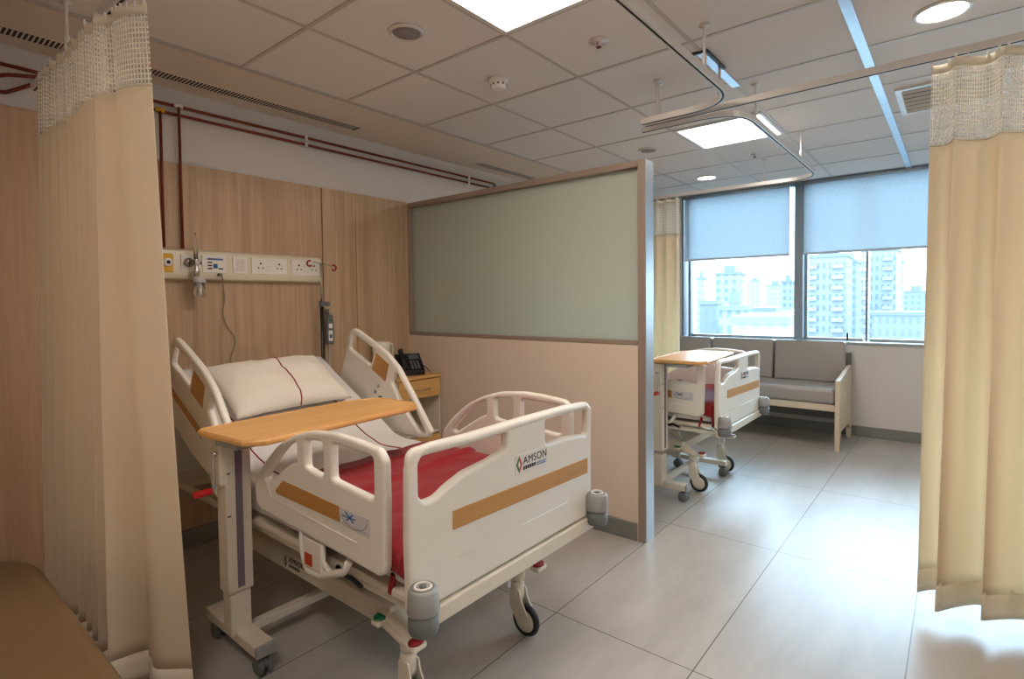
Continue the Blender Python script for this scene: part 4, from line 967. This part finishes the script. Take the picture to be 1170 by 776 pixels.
# ================================================================== BEDSIDE CABINET + THINGS ON IT
cx0, cx1, cy0, cy1 = 2.345, 2.745, 2.935, 3.275
r = thing('bedside_cabinet', 'beech fronted bedside cabinet with white frame between bed and partition', 'cabinet', ((cx0 + cx1) / 2, (cy0 + cy1) / 2, 0))
bm = B(); box(bm, (cx0, cy0 - .005, .806), (cx1 + .005, cy1, .828), .004); obj('cabinet_top', bm, M_CABW, r)
bm = B()
for x in (cx0, cx1 - .014):
    box(bm, (x, cy0 + .004, .05), (x + .014, cy1, .806), .003)
box(bm, (cx0, cy1 - .012, .06), (cx1, cy1, .806), .002); box(bm, (cx0 + .014, cy0 + .01, .40), (cx1 - .014, cy1 - .012, .42), .003); box(bm, (cx0 + .014, cy0 + .01, .07), (cx1 - .014, cy1 - .012, .09), .003)
obj('cabinet_body', bm, M_STEEL, r)
bm = B(); box(bm, (cx0 + .006, cy0 - .012, .675), (cx1 - .016, cy0 + .25, .80), .003); d = obj('drawer', bm, M_CABW, r)
hb = fillet([(2.50, cy0 - .012, .735), (2.50, cy0 - .035, .735), (2.62, cy0 - .035, .735), (2.62, cy0 - .012, .735)], .01, 4)
bm = B(); tube(bm, hb, .005, 8); obj('drawer_handle', bm, M_CHROME, d)
bm = B(); box(bm, (cx0 + .006, cy0 - .012, .10), (cx1 - .016, cy0 + .008, .395), .003); d = obj('cabinet_door', bm, M_CABW, r)
bm = B(); tube(bm, [(p.x, p.y, p.z - .40) for p in hb], .005, 8); obj('door_handle', bm, M_CHROME, d)
for x in (cx0 + .04, cx1 - .04):
    for y in (cy0 + .04, cy1 - .04):
        bm = B(); lathe(bm, [(0, -.012), (.024, -.012), (.025, 0), (.024, .012), (0, .012)], (x, y, .025), 'x', 16); box(bm, (x - .016, y - .01, .03), (x + .016, y + .01, .06), .002); obj('caster', bm, M_GREYD, r)
# phone
ph = thing('desk_phone', 'black desk telephone with handset on the bedside cabinet', 'telephone', (2.56, 3.08, .828))
PMX = Matrix.Translation((2.58, 3.09, .828)) @ Matrix.Rotation(-.42, 4, 'Z')
bm = B(); t = B(); panel(t, fillet([(-.095, 0), (.055, 0), (.06, .135), (.042, .148), (-.095, .035)], .008, 3, True), [], .185, .004, plane_xy(0)); merge(bm, t, PMX); obj('phone_body', bm, M_BLACK, ph)
sl = math.atan2(.113, .137)
bm = B()
SL = PMX @ Matrix.Translation((0, -.095, .034)) @ Matrix.Rotation(sl, 4, 'X')
for i in range(3):
    for j in range(4): box(bm, (.0 + i * .024, .02 + j * .020, .0), (.016 + i * .024, .034 + j * .020, .006), .002, 1, mtx=SL)
obj('keypad', bm, M_GREYD, ph)
bm = B(); box(bm, (-.002, .115, .0), (.075, .160, .005), .002, 1, mtx=SL); obj('phone_display', bm, mat('lcd_screen', lin(92, 104, 112), .2, var=.03), ph)
bm = B(); tube(bm, [(-.055, -.01, .03), (-.055, .02, .036), (-.055, .14, .036), (-.055, .175, .03)], [.022, .014, .014, .022], 10)
bmesh.ops.transform(bm, matrix=SL, verts=bm.verts); obj('phone_handset', bm, M_BLACK, ph)
bm = B(); tube(bm, smoothp([(2.66, 3.11, .86), (2.70, 3.13, .885), (2.737, 3.10, .872), (2.742, 3.06, .845), (2.735, 3.04, .833)], 6), .003, 6); obj('phone_cord', bm, M_BLACK, ph)
# white jug
r = thing('water_jug', 'white plastic jug with square loop handle behind the black telephone', 'jug', (2.40, 3.18, .828))
bm = B(); lathe(bm, [(0, 0), (.052, 0), (.060, .01), (.064, .19), (.062, .235), (.054, .243), (0, .245)], (2.415, 3.19, .828), 'z', 24)
for v in bm.verts: v.co.x = 2.415 + max(-.05, min(.05, v.co.x - 2.415))
obj('jug_body', bm, M_WHITE, r)
bm = B(); tube(bm, fillet([(2.455, 3.19, 1.050), (2.515, 3.19, 1.050), (2.515, 3.19, .90), (2.455, 3.19, .90)], .015, 4), .008, 8); obj('jug_handle', bm, M_WHITE, r)

# low white socket box on the wall left of the bed
r = thing('low_wall_socket', 'pale wall socket low on the headwall, seen under the raised rail of the near bed', 'socket', (1.14, HW - .03, .55))
bm = B(); box(bm, (1.06, HW - .04, .52), (1.24, HW - .021, .63), .004); obj('socket_plate', bm, M_RAIL, r)
bm = B(); tube(bm, smoothp([(1.10, HW - .045, .57), (1.12, HW - .06, .50), (1.18, HW - .06, .47), (1.30, HW - .08, .49)], 6), .005, 6); obj('black_cord', bm, M_BLACK, r)

# ================================================================== OVERBED TABLE
def overbed():
    root = thing('overbed_table', 'overbed table with honey wood top and cream column at the left of the near bed', 'overbed table', (.86, 1.95, 0), 'wheeled overbed tables')
    RZ = math.radians(4.5); T0 = Matrix.Translation((1.205, 1.985, .885)) @ Matrix.Rotation(RZ, 4, 'Z')
    hx, hy = .407, .183
    out = fillet([(-hx, -hy + .05), (-hx + .055, -hy), (hx - .055, -hy), (hx, -hy + .06), (hx, hy - .07), (hx - .13, hy), (-hx + .02, hy), (-hx, hy - .02)], .015, 4, True)
    bm = B(); panel(bm, out, [], .020, .006, T0); tp = sm_angle(obj('table_top', bm, M_TABLE, root), 50)
    rim = [(p[0] * .985, p[1] * .97) for p in out]
    bm = B(); tube(bm, [T0 @ V((p[0], p[1], .009)) for p in rim], .004, 6, closed=True); obj('raised_rim', bm, M_TABLE, tp)
    bm = B()
    box(bm, (-hx + .015, -.07, -.035), (-hx + .33, .07, -.012), .004, mtx=T0); box(bm, (-hx + .33, -.02, -.026), (hx - .08, .02, -.011), .003, mtx=T0); obj('top_bracket', bm, M_GREYP, root)
    x0, x1, y0, y1 = .862, .956, 2.075, 2.155
    bm = B(); box(bm, (x0, y0, .268), (x1, y1, .864), .006); box(bm, (x0 - .018, y0 + .004, .68), (x0 + .02, y1 - .004, .864), .008); co = obj('outer_column', bm, M_STEEL, root)
    bm = B(); box(bm, (x0 + .034, y0 - .002, .285), (x1 - .034, y0 + .002, .862), .0008, 1); obj('column_strip', bm, mat('mauve_grey_strip', lin(118, 108, 118), .5, var=.03), co)
    bm = B(); box(bm, (x0 + .008, y0 + .008, .10), (x1 - .008, y1 - .008, .30), .005); obj('inner_column', bm, M_STEEL, root)
    bm = B(); box(bm, (.884, 1.925, .078), (.956, 2.355, .118), .005); box(bm, (.956, 2.095, .080), (1.60, 2.135, .112), .004)
    box(bm, (1.60, 1.90, .080), (1.655, 2.32, .114), .005); obj('base_bars', bm, M_STEEL, root)
    bm = B(); box(bm, (.883, 1.915, .077), (.957, 1.930, .119), .004); obj('end_cap', bm, M_GREYP, root)
    for x, y in ((.920, 1.960), (.920, 2.318), (1.628, 1.93), (1.628, 2.29)):
        bm = B()
        for s in (-1, 1): lathe(bm, [(0, -.010), (.028, -.010), (.033, -.005), (.033, .005), (.028, .010), (0, .010)], (x + s * .015, y - .010, .0335), 'x', 20)
        lathe(bm, [(0, .02), (.007, .02), (.007, .078), (0, .078)], (x, y, 0), 'z', 10)
        tube(bm, [(x, y + .018, .035), (x, y + .012, .052), (x, y - .008, .060), (x, y - .03, .050), (x, y - .036, .035)], .009, 8, flat=1.0); obj('caster', bm, M_GREYD, root)
    # height crank with red grip
    bm = B(); tube(bm, fillet([(x0 - .018, 2.10, .80), (x0 - .032, 2.10, .80), (x0 - .036, 2.085, .685), (x0 - .046, 2.085, .672)], .012, 4), .0055, 8); lathe(bm, [(0, -.02), (.010, -.02), (.010, 0), (0, 0)], (x0 - .012, 2.10, .80), 'x', 12); cr = obj('height_crank', bm, M_CHROME, root)
    bm = B(); lathe(bm, [(0, -.062), (.010, -.062), (.0125, -.055), (.0125, -.006), (.010, 0), (0, 0)], (x0 - .044, 2.085, .672), 'x', 14); obj('crank_grip', bm, M_REDP, cr)
    bm = B(); 
    for zz in (.72, .56): box(bm, (x0 + .004, y0 - .0025, zz), (x0 + .016, y0 + .001, zz + .006))
    obj('column_rivets', bm, M_GREYD, co)
    return root
ot = overbed()
o2 = copy_tree(ot, None, V((2.582, -.545, 0)))
for ch in o2.children:
    if ch.name.split('.')[0] in ('table_top', 'top_bracket', 'outer_column', 'height_crank'): ch.location.z += .058   # telescoped higher
o2['label'] = 'overbed table with pale wood top at the foot of the far bed, beyond the partition'

# ================================================================== SOFA
r = thing('window_sofa', 'grey vinyl three-seat sofa with pale wood arms under the window', 'sofa', (5.8, 1.75, 0))
ya, yb = .795, 2.72
for y in (ya, yb):
    bm = B(); panel(bm, fillet([(5.455, 0), (5.50, 0), (5.505, .06), (5.56, .16), (5.98, .16), (6.09, .10), (6.10, 0), (6.15, 0), (6.15, .70), (6.05, .70), (5.56, .632), (5.455, .625)], [.004, .004, .02, .05, .05, .03, .004, .004, .006, .05, .05, .012], 5, True), [], .036, .004, plane_y(y + .018)); obj('arm_panel', bm, M_SOFAW, r)
bm = B(); box(bm, (5.475, ya + .036, .345), (5.50, yb, .405), .004); box(bm, (5.50, ya + .036, .355), (6.12, yb, .400), .003); obj('seat_rail', bm, M_SOFAW, r)
bm = B(); box(bm, (6.118, ya - .0, .16), (6.15, yb, .82), .004); obj('back_board', bm, mat('sofa_grey_board', lin(120, 116, 116), .5, var=.03), r)
def cushion(bm, a, b_, bev): box(bm, a, b_, bev, 5)
for k in range(3):
    y = ya + .038 + k * .630
    bm = B(); box(bm, (0, y, 0), (.125, y + .615, .40), .024, 4, mtx=Matrix.Translation((5.945, 0, .540)) @ Matrix.Rotation(math.radians(5), 4, 'Y') )
    sm_angle(obj('back_cushion', bm, M_VINYL, r), 60)
bm = B(); box(bm, (5.462, ya + .038, .405), (6.08, yb - .002, .545), .035, 5); sm_angle(obj('seat_cushion', bm, M_VINYL, r), 60)

# attendant couch at lower left
r = thing('attendant_couch', 'brown vinyl attendant couch with rounded end at the lower left corner', 'couch', (0, 1.6, 0))
bm = B(); out = fillet([(.385, .6), (.385, 2.38), (.33, 2.50), (-.42, 2.52), (-.42, .6)], [.05, .3, .16, .1, .05], 8, True)
panel(bm, out, [], .16, .045, Matrix.Translation((0, 0, .42)), 6); sm_angle(obj('seat_pad', bm, M_COUCH, r), 60)
bm = B(); o_ = fillet([(.34, .65), (.34, 2.34), (.28, 2.45), (-.38, 2.46), (-.38, .65)], .08, 5, True); panel(bm, o_, [], .27, .01, Matrix.Translation((0, 0, .205))); obj('couch_base', bm, wood('couch_wood', lin(150, 110, 74), lin(168, 126, 88), 'y', .8), r)
bm = B()
for x in (-.33, .27):
    for y in (.72, 2.38): lathe(bm, [(0, 0), (.022, 0), (.024, .075), (0, .075)], (x, y, 0), 'z', 12)
obj('feet', bm, M_BLACK, r)

# ================================================================== LIGHT + WORLD
w = bpy.data.worlds.new('sky'); bpy.context.scene.world = w; w.use_nodes = True
bg = w.node_tree.nodes['Background']; bg.inputs['Color'].default_value = (.74, .88, 1.0, 1); bg.inputs['Strength'].default_value = 3.2
sl_ = bpy.data.lights.new('hazy_sun', 'SUN'); so = bpy.data.objects.new('hazy_sun', sl_); C.objects.link(so)
sl_.energy = 10.5; sl_.angle = math.radians(75); sl_.color = (.58, .81, 1.0)
so.rotation_euler = V((1, .10, .72)).to_track_quat('Z', 'Y').to_euler()

# ================================================================== CAMERA
cam = bpy.data.cameras.new('camera'); co = bpy.data.objects.new('camera', cam); C.objects.link(co)
yaw, pit, rol, F, CY = 8.84104419e-01, -3.47155578e-02, -1.10821918e-02, 623.395689, 366.658384
f = V((math.sin(yaw) * math.cos(pit), math.cos(yaw) * math.cos(pit), math.sin(pit)))
rr = V((math.cos(yaw), -math.sin(yaw), 0)); uu = rr.cross(f)
r2 = rr * math.cos(rol) + uu * math.sin(rol); u2 = -rr * math.sin(rol) + uu * math.cos(rol)
Mx = Matrix((r2, u2, -f)).transposed().to_4x4(); Mx.translation = (0, 0, 1.345)
co.matrix_world = Mx
cam.sensor_fit = 'HORIZONTAL'; cam.sensor_width = 36; cam.lens = F / 1170 * 36
cam.shift_y = -(388 - CY) / 1170
cam.clip_start = .05; cam.clip_end = 3000
sc = bpy.context.scene; sc.camera = co
sc.view_settings.view_transform = 'Standard'; sc.view_settings.look = 'None'; sc.view_settings.gamma = 1; sc.view_settings.use_curve_mapping = False
sc.view_settings.exposure = 0.70
